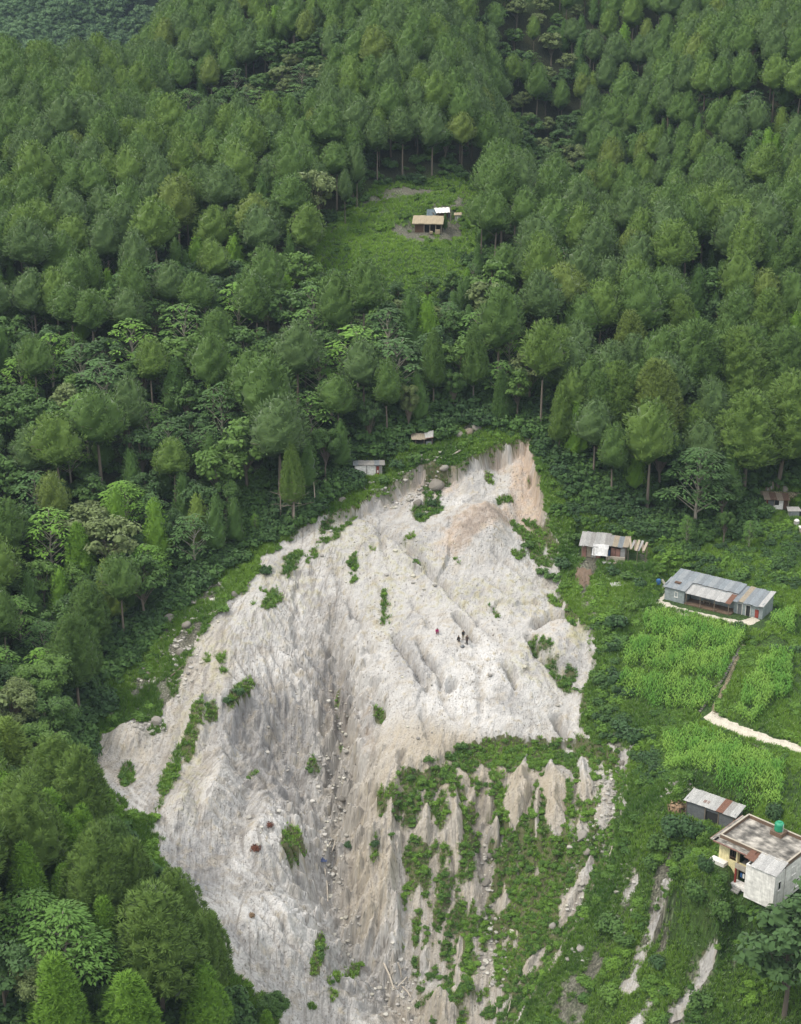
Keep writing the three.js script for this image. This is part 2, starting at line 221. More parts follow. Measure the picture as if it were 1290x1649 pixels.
carve([[440, 1130], [432, 1190], [450, 1260], [500, 1300]], 6.5, 2.2, 1.2); carve([[776, 1280], [772, 1340], [782, 1400], [788, 1470], [792, 1530]], 1.8, 1.6, 0.8);
// levelled ground under the houses, yards and terraces
const pads = [];
function pad(x, z, turn, hx, hz, y, soft = 2.5) { // a level place, hx by hz half-metres
  const c = Math.cos(turn), s = Math.sin(turn); pads.push([x, z, turn, hx, hz]);
  for (let j = 0; j < NZ; j++) if (Math.abs(zs[j] - z) < hx + hz + soft + 2) for (let i = 0; i < NX; i++) if (Math.abs(xs[i] - x) < hx + hz + soft + 2) {
    const px = (xs[i] - x) * c - (zs[j] - z) * s, pz = (xs[i] - x) * s + (zs[j] - z) * c, d = Math.max(Math.abs(px) - hx, Math.abs(pz) - hz), k = j * NX + i;
    if (d < soft) hh[k] = lerp(y, hh[k], sstep(0, soft, d));
  }
}

// ---------------------------------------------------------------- building plots
function placeY(u, v, y) { const du = (u - 645) / F, dv = (v - 824.5) / F, t = (CAM_Y - y) / (SP + dv * CP); return [du * t, y, -(CP - dv * SP) * t]; }
const turnOf = (ax, az) => Math.atan2(-az, ax);
const local = (s, x, z) => { const c = Math.cos(s.turn), n = Math.sin(s.turn); return [s.x + x * c + z * n, s.z - x * n + z * c]; };
const sites = {};
{
  const y0 = ground(1245, 1440)[1], L = placeY(1160, 1346, y0 + 6.0); sites.house = { x: L[0], z: L[2], y: y0, turn: turnOf(0.72, 0.69) };
  const a = local(sites.house, 8, -2.5), b = local(sites.house, -0.2, 1.6); pad(b[0], b[1], sites.house.turn, 2.6, 2.2, y0 + 2.2, 3); pad(a[0], a[1], sites.house.turn, 4.2, 4.2, y0, 2.2);
  const s = ground(1148, 1344), sh = placeY(1104, 1312, s[1] + 0.2); sites.shed = { x: sh[0], z: sh[2], y: s[1] + 0.2, turn: turnOf(0.8, 0.6) }; { const c = local(sites.shed, 3.6, -1.2); pad(c[0], c[1], sites.shed.turn, 4, 1.8, s[1] + 0.2); }
  const m = ground(1150, 978), c0 = placeY(1080, 957, m[1]); sites.metal = { x: c0[0], z: c0[2], y: m[1], turn: turnOf(0.83, 0.56) }; { const c = local(sites.metal, 9.2, -0.4); pad(c[0], c[1], sites.metal.turn, 10.5, 4.6, m[1], 3); }
  const d = ground(985, 903); sites.shack = { x: ground(936, 893)[0], z: d[2] - 1.6, y: d[1] + 0.1, turn: turnOf(0.97, 0.25) }; { const c = local(sites.shack, 5.4, -1.5); pad(c[0], c[1], sites.shack.turn, 6.2, 2.8, d[1] + 0.1, 2); }
  const e = ground(572, 767); sites.hut = { x: e[0], z: e[2] - 0.2, y: e[1], turn: turnOf(1, -0.04) }; { const c = local(sites.hut, 2.4, -1.2); pad(c[0], c[1], sites.hut.turn, 3, 1.8, e[1], 2.5); }
  const f = ground(682, 722); sites.cabin = { x: f[0] - 1.4, z: f[2] - 0.5, y: f[1] + 0.2, turn: turnOf(1, -0.1) }; pad(f[0], f[2] - 1.3, 0, 2.2, 1.4, f[1] + 0.2, 1.5);
  const g1 = ground(668, 377); sites.open = { x: g1[0], z: g1[2], y: g1[1] + 0.3, turn: turnOf(0.98, 0.1) }; pad(g1[0] + 2.5, g1[2] - 1.2, 0, 3.6, 1.8, g1[1] + 0.3, 2);
  const g2 = ground(694, 360); sites.tarp = { x: g2[0], z: g2[2], y: g2[1] + 0.3, turn: turnOf(0.98, -0.15) }; pad(g2[0] + 1.8, g2[2] - 1, 0, 2.8, 1.6, g2[1] + 0.3, 2);
  const r1 = ground(1232, 820); sites.edgeHut = { x: r1[0], z: r1[2], y: r1[1], turn: turnOf(0.99, 0.08) }; pad(r1[0] + 2.4, r1[2] - 1.2, 0, 3, 1.8, r1[1], 1.6);
  const r2 = ground(1271, 834); sites.edgeShed = { x: r2[0], z: r2[2], y: r2[1], turn: turnOf(1, 0) }; pad(r2[0] + 1, r2[2] - 0.8, 0, 1.8, 1.2, r2[1], 1);
}

// ---------------------------------------------------------------- where grass and bare ground lie
const area = ([u, v, ru, rv, w = 1, tilt = 0]) => { // an oval on the slope around an image point
  const c = ground(u, v), a = ground(u + ru * Math.cos(tilt), v + ru * Math.sin(tilt)), b = ground(u - rv * Math.sin(tilt), v + rv * Math.cos(tilt)), ax = a[0] - c[0], az = a[2] - c[2], bx = b[0] - c[0], bz = b[2] - c[2], D = ax * bz - az * bx;
  return { x: c[0], z: c[2], w, reach: Math.hypot(ax, az) + Math.hypot(bx, bz), d: (x, z) => Math.hypot((bz * (x - c[0]) - bx * (z - c[2])) / D, (-az * (x - c[0]) + ax * (z - c[2])) / D) };
};
const cover = (list) => { const A = list.map(area); return (x, z) => { let s = 0; for (const a of A) if (Math.abs(x - a.x) < a.reach * 1.3 && Math.abs(z - a.z) < a.reach * 1.3) { const d = a.d(x, z); if (d < 1.3) s = Math.max(s, a.w * (1 - sstep(0.55, 1.3, d))); } return s; }; };
const green = cover([ // vegetation on the slide
  [306, 1185, 15, 85, 0.75, 0.45], [335, 1145, 18, 24, 0.9], [268, 1255, 13, 45, 0.8, 0.3], [385, 1108, 22, 22, 0.9], [470, 1352, 20, 48, 1, -0.15], [400, 1095, 14, 40, 0.6, 0.5], [430, 960, 30, 25, 0.6], [470, 905, 45, 22, 0.7, -0.5], [540, 850, 40, 18, 0.6, -0.4], [695, 805, 16, 38, 0.9], [680, 830, 25, 14, 0.7], [790, 770, 14, 9, 0.7], [815, 802, 14, 12, 0.8],
  [720, 770, 25, 15, 0.6, -0.5], [705, 745, 16, 8, 0.9], [567, 905, 10, 40, 0.6], [620, 980, 10, 40, 0.45], [665, 890, 25, 16, 0.5, 0.6], [860, 870, 48, 22, 0.85, 0.5], [880, 900, 40, 14, 0.8], [905, 955, 35, 22, 0.75], [835, 890, 14, 12, 0.8], [790, 975, 28, 10, 0.55, 0.8], [870, 1045, 22, 40, 0.6, -0.5], [905, 1090, 40, 20, 0.7, 0.3], [930, 980, 22, 18, 0.8],
  [610, 1155, 12, 14, 0.8], [500, 1240, 12, 18, 0.7], [600, 1365, 10, 30, 0.6], [515, 1530, 14, 28, 0.9], [560, 1560, 30, 30, 0.6, 0.6], [535, 1600, 40, 16, 0.4], [430, 1620, 50, 30, 0.5], [545, 1170, 8, 25, 0.5], [640, 1265, 22, 30, 0.9], [615, 1300, 10, 40, 0.5], [205, 1250, 14, 26, 0.7], [170, 1290, 40, 20, 0.8], [250, 1180, 18, 14, 0.6], [450, 1180, 12, 12, 0.3], [415, 1235, 25, 12, 0.35],
  [740, 905, 20, 10, 0.35], [600, 880, 24, 10, 0.35], [520, 940, 20, 14, 0.35], [340, 1060, 30, 40, 0.35], [640, 770, 30, 14, 0.4], [945, 1130, 14, 40, 0.8], [370, 1130, 16, 16, 0.6],
]);
const badGreen = cover([[790, 1212, 160, 30, 1.2], [960, 1230, 50, 40, 0.9], [960, 1320, 50, 70, 0.9], [880, 1360, 70, 60, 1], [680, 1300, 40, 60, 0.8], [840, 1620, 60, 50, 0.9], [690, 1245, 45, 26, 1], [900, 1400, 95, 90, 1.5], [880, 1470, 70, 80, 1.5], [700, 1460, 40, 70, 0.8], [745, 1540, 35, 80, 0.9], [690, 1530, 30, 70, 0.75], [835, 1560, 50, 90, 1.4], [660, 1380, 22, 50, 0.85], [700, 1370, 40, 40, 0.8], [790, 1300, 40, 40, 0.7], [750, 1330, 30, 60, 0.8], [910, 1310, 40, 40, 0.9], [965, 1280, 20, 40, 0.6], [735, 1430, 40, 50, 0.6], [850, 1400, 60, 70, 1.3], [780, 1640, 60, 25, 0.6]]);
const bareOut = cover([ // bare ground outside the slide
  [262, 1215, 26, 50, 0.75, 0.3], [285, 1130, 16, 40, 0.6, 0.4], [1062, 1452, 9, 42, 1, 0.5], [1035, 1520, 10, 50, 1, 0.4], [1092, 1462, 7, 34, 1, 0.5], [1072, 1510, 7, 36, 0.9, 0.5], [990, 1250, 16, 40, 1, 0.2], [972, 1320, 14, 34, 0.9, 0.2], [1005, 1455, 10, 50, 0.9, 0.5], [960, 1550, 14, 50, 0.9, 0.5], [925, 1630, 26, 36, 0.9, 0.5], [1112, 1590, 24, 20, 0.8, 0.6], [1180, 1550, 16, 12, 0.6],
  [945, 925, 18, 40, 0.9, 0.2], [720, 690, 34, 12, 0.6], [760, 692, 18, 12, 0.9], [1010, 1470, 22, 50, 0.5, 0.5], [985, 1260, 20, 45, 0.7, 0.35], [960, 1390, 25, 60, 0.55, 0.4], [910, 1600, 40, 50, 0.7, 0.6], [1060, 1490, 12, 55, 0.85, 0.55], [1035, 1530, 10, 40, 0.7, 0.6], [1130, 1580, 40, 18, 0.5], [1090, 1640, 60, 20, 0.4], [1010, 1410, 8, 40, 0.5, 0.6], [1080, 1450, 10, 26, 0.7, 0.4],
  [275, 970, 34, 18, 0.8], [250, 1020, 28, 18, 0.75], [300, 1030, 24, 44, 0.85, 0.6], [340, 960, 24, 30, 0.7, 0.6], [225, 1110, 26, 26, 0.7], [260, 1120, 20, 40, 0.7, 0.5], [235, 1165, 40, 14, 0.6], [270, 1090, 22, 40, 0.4, 0.5], [530, 838, 30, 8, 0.8], [1160, 895, 26, 20, 0.4], [1040, 895, 10, 22, 0.6], [905, 850, 14, 22, 0.5], [1270, 1350, 60, 18, 0.4], [650, 308, 80, 10, 0.9], [600, 335, 40, 12, 0.3], [745, 318, 16, 22, 0.7], [690, 374, 62, 18, 0.9], [652, 372, 26, 9, 0.9], [722, 345, 30, 12, 0.7], [530, 368, 20, 8, 0.6], [1285, 815, 40, 10, 0.6],
]);
const fields = [ // maize
  [[1040, 986], [1090, 1002], [1200, 1018], [1196, 1062], [1160, 1068], [1080, 1040], [1034, 1022]], [[1000, 1046], [1035, 1030], [1080, 1046], [1178, 1074], [1168, 1110], [1100, 1092], [1000, 1078]], [[994, 1092], [1060, 1092], [1160, 1116], [1146, 1156], [1060, 1146], [1004, 1128]], [[1204, 1104], [1238, 1056], [1330, 1066], [1330, 1104], [1245, 1136], [1212, 1168], [1180, 1162]], [[1232, 1000], [1262, 992], [1330, 996], [1330, 1030], [1262, 1022]],
  [[1060, 1196], [1120, 1182], [1180, 1200], [1250, 1232], [1350, 1262], [1350, 1345], [1240, 1304], [1150, 1272], [1076, 1244]],
].map(onMap);
const meadowEdge = onMap([[500, 398], [548, 350], [605, 304], [700, 292], [780, 300], [795, 335], [775, 380], [745, 440], [700, 485], [600, 490], [530, 455]]);
const atFine = (a, x, z) => a[clamp(Math.round(locate(zs, z)), 0, NZ - 1) * NX + locate(xs, x)];
const veg = new Float32Array(NX * NZ).fill(1);
eachFine((x, z, k) => {
  const d = inScar[k]; if (d < -3) return;
  const n = fbm(x * 0.45, z * 0.3, 4), w = d > 0 ? (inBad[k] > 0 ? Math.max(badGreen(x, z), 0.66) * (1 - bare[k]) * (1 - 0.8 * clamp(flow[k] - 0.35, 0, 0.5)) : green(x, z)) : 1;
  veg[k] = d > 0 ? clamp((w + n * 0.9 - 0.42 - (w < 0.05 ? 9 : 0)) * 3.2) : 1 - clamp((bareOut(x, z) + n * 0.6 - 0.4) * 2.2);
  if (d > 0) veg[k] = Math.max(veg[k], (1 - sstep(0, 0.6, d + n)) * 0.6); 
});
for (let j = 0; j < NZ; j++) for (let i = 0; i < NX; i++) { const x = xs[i], z = zs[j], k = j * NX + i; if (inScar[k] < -3 && Math.abs(x) < 75 && z < -150 && z > -370) veg[k] = 1 - clamp((bareOut(x, z) + fbm(x * 0.45, z * 0.3, 3) * 0.6 - 0.4) * 2.2); }

const canvasTex = (w, h, data, srgb, repeat) => { const t = new THREE.DataTexture(data, w, h, THREE.RGBAFormat); t.magFilter = THREE.LinearFilter; t.minFilter = THREE.LinearMipmapLinearFilter; t.generateMipmaps = true; if (repeat) t.wrapS = t.wrapT = THREE.RepeatWrapping; if (srgb) t.colorSpace = THREE.SRGBColorSpace; t.needsUpdate = true; return t; };
const toS = (c) => (c <= 0.0031308 ? 12.92 * c : 1.055 * Math.pow(c, 1 / 2.4) - 0.055) * 255;
// colour and relief of the slide: chalky rock, beige clay, rust, lichen, dirt in the rills, and specks of clods
const TW = 2048, scarMap = new Uint8Array(TW * TW * 4), scarBump = new Uint8Array(TW * TW * 4);
{
  const ochre = cover([[850, 800, 34, 80, 1], [800, 735, 60, 28, 0.7], [770, 830, 70, 35, 0.9], [705, 765, 45, 35, 0.7], [900, 1000, 60, 40, 0.25], [760, 690, 30, 15, 0.8]]);
  const clay = cover([[790, 1260, 220, 90, 1], [620, 1270, 70, 120, 0.8], [590, 1420, 60, 110, 0.9], [780, 1450, 180, 200, 0.8], [320, 1050, 60, 80, 0.6], [300, 1230, 60, 90, 0.45], [545, 1230, 40, 160, 0.55], [700, 1640, 110, 60, 0.8], [200, 1210, 60, 60, 0.6], [640, 770, 80, 30, 0.7]]);
  const brown = cover([[775, 832, 48, 22, 1], [740, 830, 40, 30, 0.5], [790, 745, 30, 20, 0.6], [545, 1160, 25, 60, 0.6], [590, 1180, 20, 60, 0.5], [600, 1000, 22, 40, 0.25], [620, 800, 60, 40, 0.35]]);
  const grey = cover([[430, 1180, 80, 70, 0.95], [450, 1240, 60, 60, 0.8], [535, 1120, 34, 80, 0.95], [540, 1250, 26, 80, 0.6], [545, 1420, 22, 90, 0.6], [650, 1060, 26, 40, 0.7], [480, 1550, 80, 20, 0.5], [600, 950, 50, 60, 0.35], [740, 930, 90, 50, 0.3], [640, 830, 80, 50, 0.4], [800, 880, 60, 50, 0.35], [380, 1010, 40, 60, 0.35], [310, 1400, 60, 40, 0.9], [680, 1080, 22, 45, 0.7], [410, 1290, 60, 60, 0.4], [560, 1590, 90, 50, 0.5], [780, 1440, 20, 140, 0.6]]);
  const yellow = cover([[560, 870, 60, 60, 0.55], [660, 900, 60, 40, 0.5], [760, 960, 80, 30, 0.55], [850, 960, 60, 40, 0.5], [620, 970, 40, 70, 0.55], [450, 930, 60, 30, 0.6], [860, 1070, 60, 40, 0.5], [300, 1230, 30, 100, 0.6], [350, 1060, 30, 70, 0.5], [930, 1020, 20, 22, 1], [890, 1050, 30, 30, 0.5], [790, 970, 60, 26, 0.5], [570, 900, 26, 50, 0.5], [620, 985, 26, 50, 0.5], [480, 960, 50, 30, 0.4], [400, 1010, 60, 50, 0.3], [700, 960, 50, 30, 0.3], [470, 1352, 26, 52, 0.5]]);
  const white = cover([[450, 1080, 60, 90, 0.9], [760, 1100, 110, 90, 0.8], [420, 1340, 70, 50, 0.9], [440, 1470, 120, 70, 0.9], [735, 805, 26, 16, 1], [825, 735, 22, 22, 1], [330, 1300, 60, 90, 0.6], [620, 1500, 30, 60, 0.7], [900, 1030, 30, 22, 0.6], [500, 960, 40, 60, 0.5]]);
  const zone = new Float32Array(256 * 256 * 6), fs = [ochre, clay, brown, grey, yellow, white];
  for (let j = 0; j < 256; j++) for (let i = 0; i < 256; i++) { const x = FX0 + (FX1 - FX0) * i / 255, z = FZ0 + (FZ1 - FZ0) * j / 255; fs.forEach((f, q) => { zone[(j * 256 + i) * 6 + q] = f(x, z); }); }
  const NF = 1024, crackle = new Float32Array(NF * NF); // a network of fractures: distance to the borders of irregular blocks
  for (let j = 0; j < NF; j++) for (let i = 0; i < NF; i++) {
    const x = FX0 + (FX1 - FX0) * i / NF, z = FZ0 + (FZ1 - FZ0) * j / NF; if (atFine(inScar, x, z) < -1) continue; let s = 0;
    const wx = x + fbm(x * 0.6, z * 0.6, 2) * 0.9, wz = z + fbm(x * 0.6 + 7, z * 0.6, 2) * 0.9;
    for (const [f, w] of [[0.23, 1]]) { const ux = (wx + wz * 0.45) * f, uz = wz * f * 0.62, ci = Math.floor(ux), cj = Math.floor(uz); let b1 = 9, b2 = 9; for (let a = -1; a < 2; a++) for (let b = -1; b < 2; b++) { const dx = ci + a + hash(ci + a + 31, cj + b) - ux, dz = cj + b + hash(ci + a, cj + b + 57) - uz, d = dx * dx + dz * dz; if (d < b1) { b2 = b1; b1 = d; } else if (d < b2) b2 = d; } s = Math.max(s, w * clamp(1 - (Math.sqrt(b2) - Math.sqrt(b1)) / (0.11 * f + 0.03)) * clamp(0.05 + noise(x * 0.17 + f * 50, z * 0.17) * 2.2)); }
    crackle[j * NF + i] = s;
  }
  const mixTo = (c, t, w) => { c[0] += (t[0] - c[0]) * w; c[1] += (t[1] - c[1]) * w; c[2] += (t[2] - c[2]) * w; };
  const T = { ochre: [0.38, 0.285, 0.21], clay: [0.29, 0.25, 0.19], brown: [0.2, 0.165, 0.138], grey: [0.17, 0.168, 0.172], yellow: [0.28, 0.27, 0.15], white: [0.46, 0.452, 0.44], dirt: [0.115, 0.102, 0.088], soil: [0.08, 0.085, 0.035] };
  for (let j = 0; j < TW; j++) for (let i = 0; i < TW; i++) {
    const x = FX0 + (FX1 - FX0) * (i + 0.5) / TW, z = FZ0 + (FZ1 - FZ0) * (j + 0.5) / TW, p = (j * TW + i) * 4, fi = (x - FX0) / STEP, fj = (z - FZ0) / STEP;
    const k = (locate(zs, FZ0 + 0.01) + Math.min(431, Math.floor(fj))) * NX + locate(xs, FX0 + 0.01) + Math.min(399, Math.floor(fi));
    if (inScar[k] < -2.5) { scarMap[p] = scarMap[p + 1] = scarMap[p + 2] = scarMap[p + 3] = 120; scarBump[p + 3] = 255; continue; }
    const q = (Math.min(255, Math.floor((j + 0.5) / TW * 256)) * 256 + Math.min(255, Math.floor((i + 0.5) / TW * 256))) * 6;
    const big = fbm(x * 0.13, z * 0.13, 3), mid = fbm(x * 0.9, z * 0.9, 3), sx = x + 7 * noise(x * 0.06 + 8, z * 0.05) + z * 0.18, streak = fbm(sx * 1.4, z * 0.26, 3) * (inBad[k] < 0 && x > -10 && z < -208 ? 0.55 : 1), fine = noise(x * 5.1, z * 5.1) + 0.6 * noise(x * 11.3, z * 11.3), grain = hash(i, j) - 0.5;
    const c = [0.37, 0.36, 0.345];
    mixTo(c, T.white, clamp(zone[q + 5] * 0.85 + streak * 0.5 + big * 0.7 + mid * 0.3 - 0.12)); mixTo(c, T.grey, clamp(-big * 0.9 - mid * 0.35 - 0.12, 0, 0.5)); mixTo(c, T.clay, clamp(zone[q + 1] * 0.9 + streak * 0.5 - 0.12)); mixTo(c, T.ochre, clamp(zone[q] * 0.85 + mid * 0.5 - 0.15)); mixTo(c, T.grey, clamp(zone[q + 3] * 0.9 + streak * 0.7 - 0.2));
    mixTo(c, T.yellow, clamp(zone[q + 4] * 0.75 + mid * 0.8 - 0.22)); mixTo(c, T.brown, clamp(zone[q + 2] * 0.9 + mid * 0.8 - 0.2));
    const band = fbm(x * 0.35 + z * 0.5, z * 0.25 - x * 0.25, 3); mixTo(c, T.clay, clamp(band * 0.9 - 0.05, 0, 0.5));
    mixTo(c, T.dirt, clamp((flow[k] - 0.1) * 1.1, 0, 0.6) * clamp(0.55 + streak));
    mixTo(c, T.dirt, clamp((-streak - 0.2) * 2.2, 0, 0.5)); // dark runs of earth
    const speck = Math.max(0, noise(x * 2.7 + 3, z * 2.7) - 0.3) * 6 * clamp(0.45 + noise(x * 0.23, z * 0.23) * 2.2); mixTo(c, T.dirt, clamp(speck, 0, 0.75));
    const thin = 1 - Math.abs(noise(x * 0.8 + fine * 0.05, z * 0.55 + 20)) * 26; if (thin > 0) mixTo(c, T.dirt, thin * 0.18 * clamp(0.5 + noise(x * 0.2 + 9, z * 0.2) * 2.5)); // hairline fissures
    const fz = 1 - Math.abs(noise((x * 0.55 + z * 0.35) * 0.55 + mid * 0.25, (z * 0.6 - x * 0.5) * 0.16 + 40)) * 22; if (fz > 0 && inBad[k] < 0) mixTo(c, T.dirt, fz * 0.4 * clamp(0.15 + noise(x * 0.15 + 30, z * 0.15) * 2.4));
    const fr = crackle[(j >> 1) * NF + (i >> 1)] * (inBad[k] > 0 ? 0.3 : 1); mixTo(c, T.dirt, fr * 0.28);
    mixTo(c, T.soil, clamp(veg[k] * 1.1 + fine * 0.25 - 0.1));
    const g = 1 + fine * 0.16 + grain * 0.12 + mid * 0.1; for (let a = 0; a < 3; a++) scarMap[p + a] = clamp(toS(clamp(c[a] * g, 0.01, 0.82)), 0, 255); scarMap[p + 3] = 255;
    const peb = Math.max(0, noise(x * 3.6, z * 3.6) - 0.2) * 1.2, b = 0.42 + fine * 0.13 + mid * 0.16 + peb * 0.5 + streak * 0.15 - fr * 0.16 - (thin > 0 ? thin * 0.08 : 0) + grain * 0.08; scarBump[p] = scarBump[p + 1] = scarBump[p + 2] = clamp(b) * 255; scarBump[p + 3] = 255;
  }
}
const scarMat = new THREE.MeshStandardMaterial({ map: canvasTex(TW, TW, scarMap, true), bumpMap: canvasTex(TW, TW, scarBump), bumpScale: 0.5, roughness: 0.96 });
// turf and litter
const NT = 512, turf = new Uint8Array(NT * NT * 4), turfBump = new Uint8Array(NT * NT * 4);
for (let j = 0; j < NT; j++) for (let i = 0; i < NT; i++) {
  const wrap = (f) => { const a = i / NT, b = j / NT; return lerp(lerp(f(i, j), f(i - NT, j), a), lerp(f(i, j - NT), f(i - NT, j - NT), a), b); }, p = (j * NT + i) * 4;
  const n = wrap((x, y) => fbm(x * 0.045, y * 0.045, 4)), g = hash(i + 5000, j) - 0.5, v = clamp(0.72 + n * 0.55 + g * 0.22);
  turf[p] = v * 255 * (0.97 + 0.06 * g); turf[p + 1] = v * 255; turf[p + 2] = v * 245; turf[p + 3] = 255; turfBump[p] = turfBump[p + 1] = turfBump[p + 2] = clamp(0.5 + n * 0.6 + g * 0.3) * 255; turfBump[p + 3] = 255;
}
const turfMap = canvasTex(NT, NT, turf, true, true), turfRelief = canvasTex(NT, NT, turfBump, false, true);
const hillMat = new THREE.MeshStandardMaterial({ map: turfMap, bumpMap: turfRelief, bumpScale: 0.35, vertexColors: true, roughness: 1 });
const forestEdge = [...onMap([[-60, 1690], [420, 1690], [372, 1640], [330, 1590], [262, 1480], [190, 1380], [122, 1290], [128, 1170], [185, 1070], [255, 1000], [325, 925], [392, 880], [440, 850], [485, 832], [515, 805], [560, 770], [568, 738], [620, 728], [655, 712], [672, 700], [705, 690], [760, 672], [830, 688], [872, 712], [905, 752], [960, 805], [1020, 842], [1075, 856], [1195, 850], [1228, 800], [1300, 775]]),
  [130, -262], [150, -300], [150, -480], [-150, -480], [-150, -150]];
function hillTone(x, z, k) {
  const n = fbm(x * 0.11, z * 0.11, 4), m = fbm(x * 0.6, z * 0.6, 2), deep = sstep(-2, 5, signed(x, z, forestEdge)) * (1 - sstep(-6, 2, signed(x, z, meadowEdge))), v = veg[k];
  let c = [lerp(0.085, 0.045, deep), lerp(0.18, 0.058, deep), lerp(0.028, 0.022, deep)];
  const t = clamp(0.5 + n * 1.2); c = [c[0] * lerp(0.75, 1.35, t), c[1] * lerp(0.75, 1.2, t), c[2] * lerp(0.8, 1.2, t)];
  const e = clamp(m + n - 0.25) * 0.5; c = [lerp(c[0], 0.12, e), lerp(c[1], 0.105, e), lerp(c[2], 0.055, e)];
  const b = 1 - v; return [lerp(c[0], 0.29 + n * 0.12 + m * 0.1, b), lerp(c[1], 0.265 + n * 0.12 + m * 0.1, b), lerp(c[2], 0.22 + n * 0.1 + m * 0.09, b)];
}
function buildGround() {
  const P = new Float32Array(NX * NZ * 3), C = new Float32Array(NX * NZ * 3), UV = new Float32Array(NX * NZ * 2), hill = [], scar = [];
  for (let j = 0; j < NZ; j++) for (let i = 0; i < NX; i++) {
    const k = j * NX + i, x = xs[i], z = zs[j]; P[k * 3] = x; P[k * 3 + 1] = hh[k]; P[k * 3 + 2] = z; UV[k * 2] = x / 7; UV[k * 2 + 1] = z / 7;
    const c = Math.abs(x) > 170 || z < -560 || z > -100 ? [0.05, 0.075, 0.028] : inScar[k] > 1 ? [0, 0, 0] : hillTone(x, z, k); C.set(c, k * 3);
  }
  for (let j = 0; j < NZ - 1; j++) for (let i = 0; i < NX - 1; i++) { const k = j * NX + i, into = inScar[k] + inScar[k + 1] + inScar[k + NX] + inScar[k + NX + 1] > 0 && xs[i] > FX0 && xs[i + 1] <= FX1 && zs[j] > FZ0 && zs[j + 1] <= FZ1 ? scar : hill; into.push(k, k + NX, k + 1, k + 1, k + NX, k + NX + 1); }
  const whole = new THREE.BufferGeometry(); whole.setAttribute('position', new THREE.BufferAttribute(P, 3)); whole.setIndex(hill.concat(scar)); whole.computeVertexNormals();
  const N = whole.getAttribute('normal').array;
  const piece = (index, uvOf, color) => { // its own compact copy of the shared points
    const map = new Map(), id = new Uint32Array(index.length); for (let q = 0; q < index.length; q++) { let m = map.get(index[q]); if (m === undefined) { m = map.size; map.set(index[q], m); } id[q] = m; }
    const n = map.size, p = new Float32Array(n * 3), nn = new Float32Array(n * 3), uv = new Float32Array(n * 2), cc = color && new Float32Array(n * 3);
    for (const [k, m] of map) { for (let a = 0; a < 3; a++) { p[m * 3 + a] = P[k * 3 + a]; nn[m * 3 + a] = N[k * 3 + a]; if (cc) cc[m * 3 + a] = C[k * 3 + a]; } const w = uvOf(k); uv[m * 2] = w[0]; uv[m * 2 + 1] = w[1]; }
    const g = new THREE.BufferGeometry(); g.setAttribute('position', new THREE.BufferAttribute(p, 3)); g.setAttribute('normal', new THREE.BufferAttribute(nn, 3)); g.setAttribute('uv', new THREE.BufferAttribute(uv, 2)); if (cc) g.setAttribute('color', new THREE.BufferAttribute(cc, 3)); g.setIndex(new THREE.BufferAttribute(id, 1)); return g;
  };
  struct('hillside', piece(hill, (k) => [UV[k * 2], UV[k * 2 + 1]], true), hillMat);
  struct('landslide_scar', piece(scar, (k) => [(P[k * 3] - FX0) / (FX1 - FX0), (P[k * 3 + 2] - FZ0) / (FZ1 - FZ0)]), scarMat);
}
function struct(name, geometry, material) { const m = new THREE.Mesh(geometry, material); m.name = name; m.userData.kind = 'structure'; m.castShadow = m.receiveShadow = true; scene.add(m); return m; }

// ---------------------------------------------------------------- things, parts, names, labels
const taken = {};
const numbered = (n) => { const k = taken[n] = (taken[n] ?? -1) + 1; return k ? n + '_' + String(k).padStart(3, '0') : n; };
function tag(o, label, category, group) { o.userData.label = label; o.userData.category = category; if (group) o.userData.group = group; else delete o.userData.group; return o; }
function thing(name, label, category, [x, y, z], turn = 0, group) { const o = new THREE.Group(); o.name = numbered(name); o.position.set(x, y, z); o.rotation.y = turn; scene.add(o); return tag(o, label, category, group); }
function part(name, geometry, material, parent) { const m = new THREE.Mesh(geometry, material); m.name = name; m.castShadow = m.receiveShadow = true; parent.add(m); return m; }
function stuff(name, geometry, material, places, label, category, tints) { // places: [x, y, z, turn, size, height]
  const m = new THREE.InstancedMesh(geometry, material, places.length), d = new THREE.Object3D(), c = new THREE.Color();
  places.forEach(([x, y, z, t, s, h, lx = 0, lz = 0], i) => { d.position.set(x, y, z); d.rotation.set(lx, t, lz); d.scale.set(s, h ?? s, s); d.updateMatrix(); m.setMatrixAt(i, d.matrix); if (tints) { const q = tints(i, x, z); c.setRGB(q[0], q[1], q[2]); m.setColorAt(i, c); } });
  m.name = numbered(name); m.userData.kind = 'stuff'; m.castShadow = m.receiveShadow = true; tag(m, label, category); scene.add(m); return m;
}

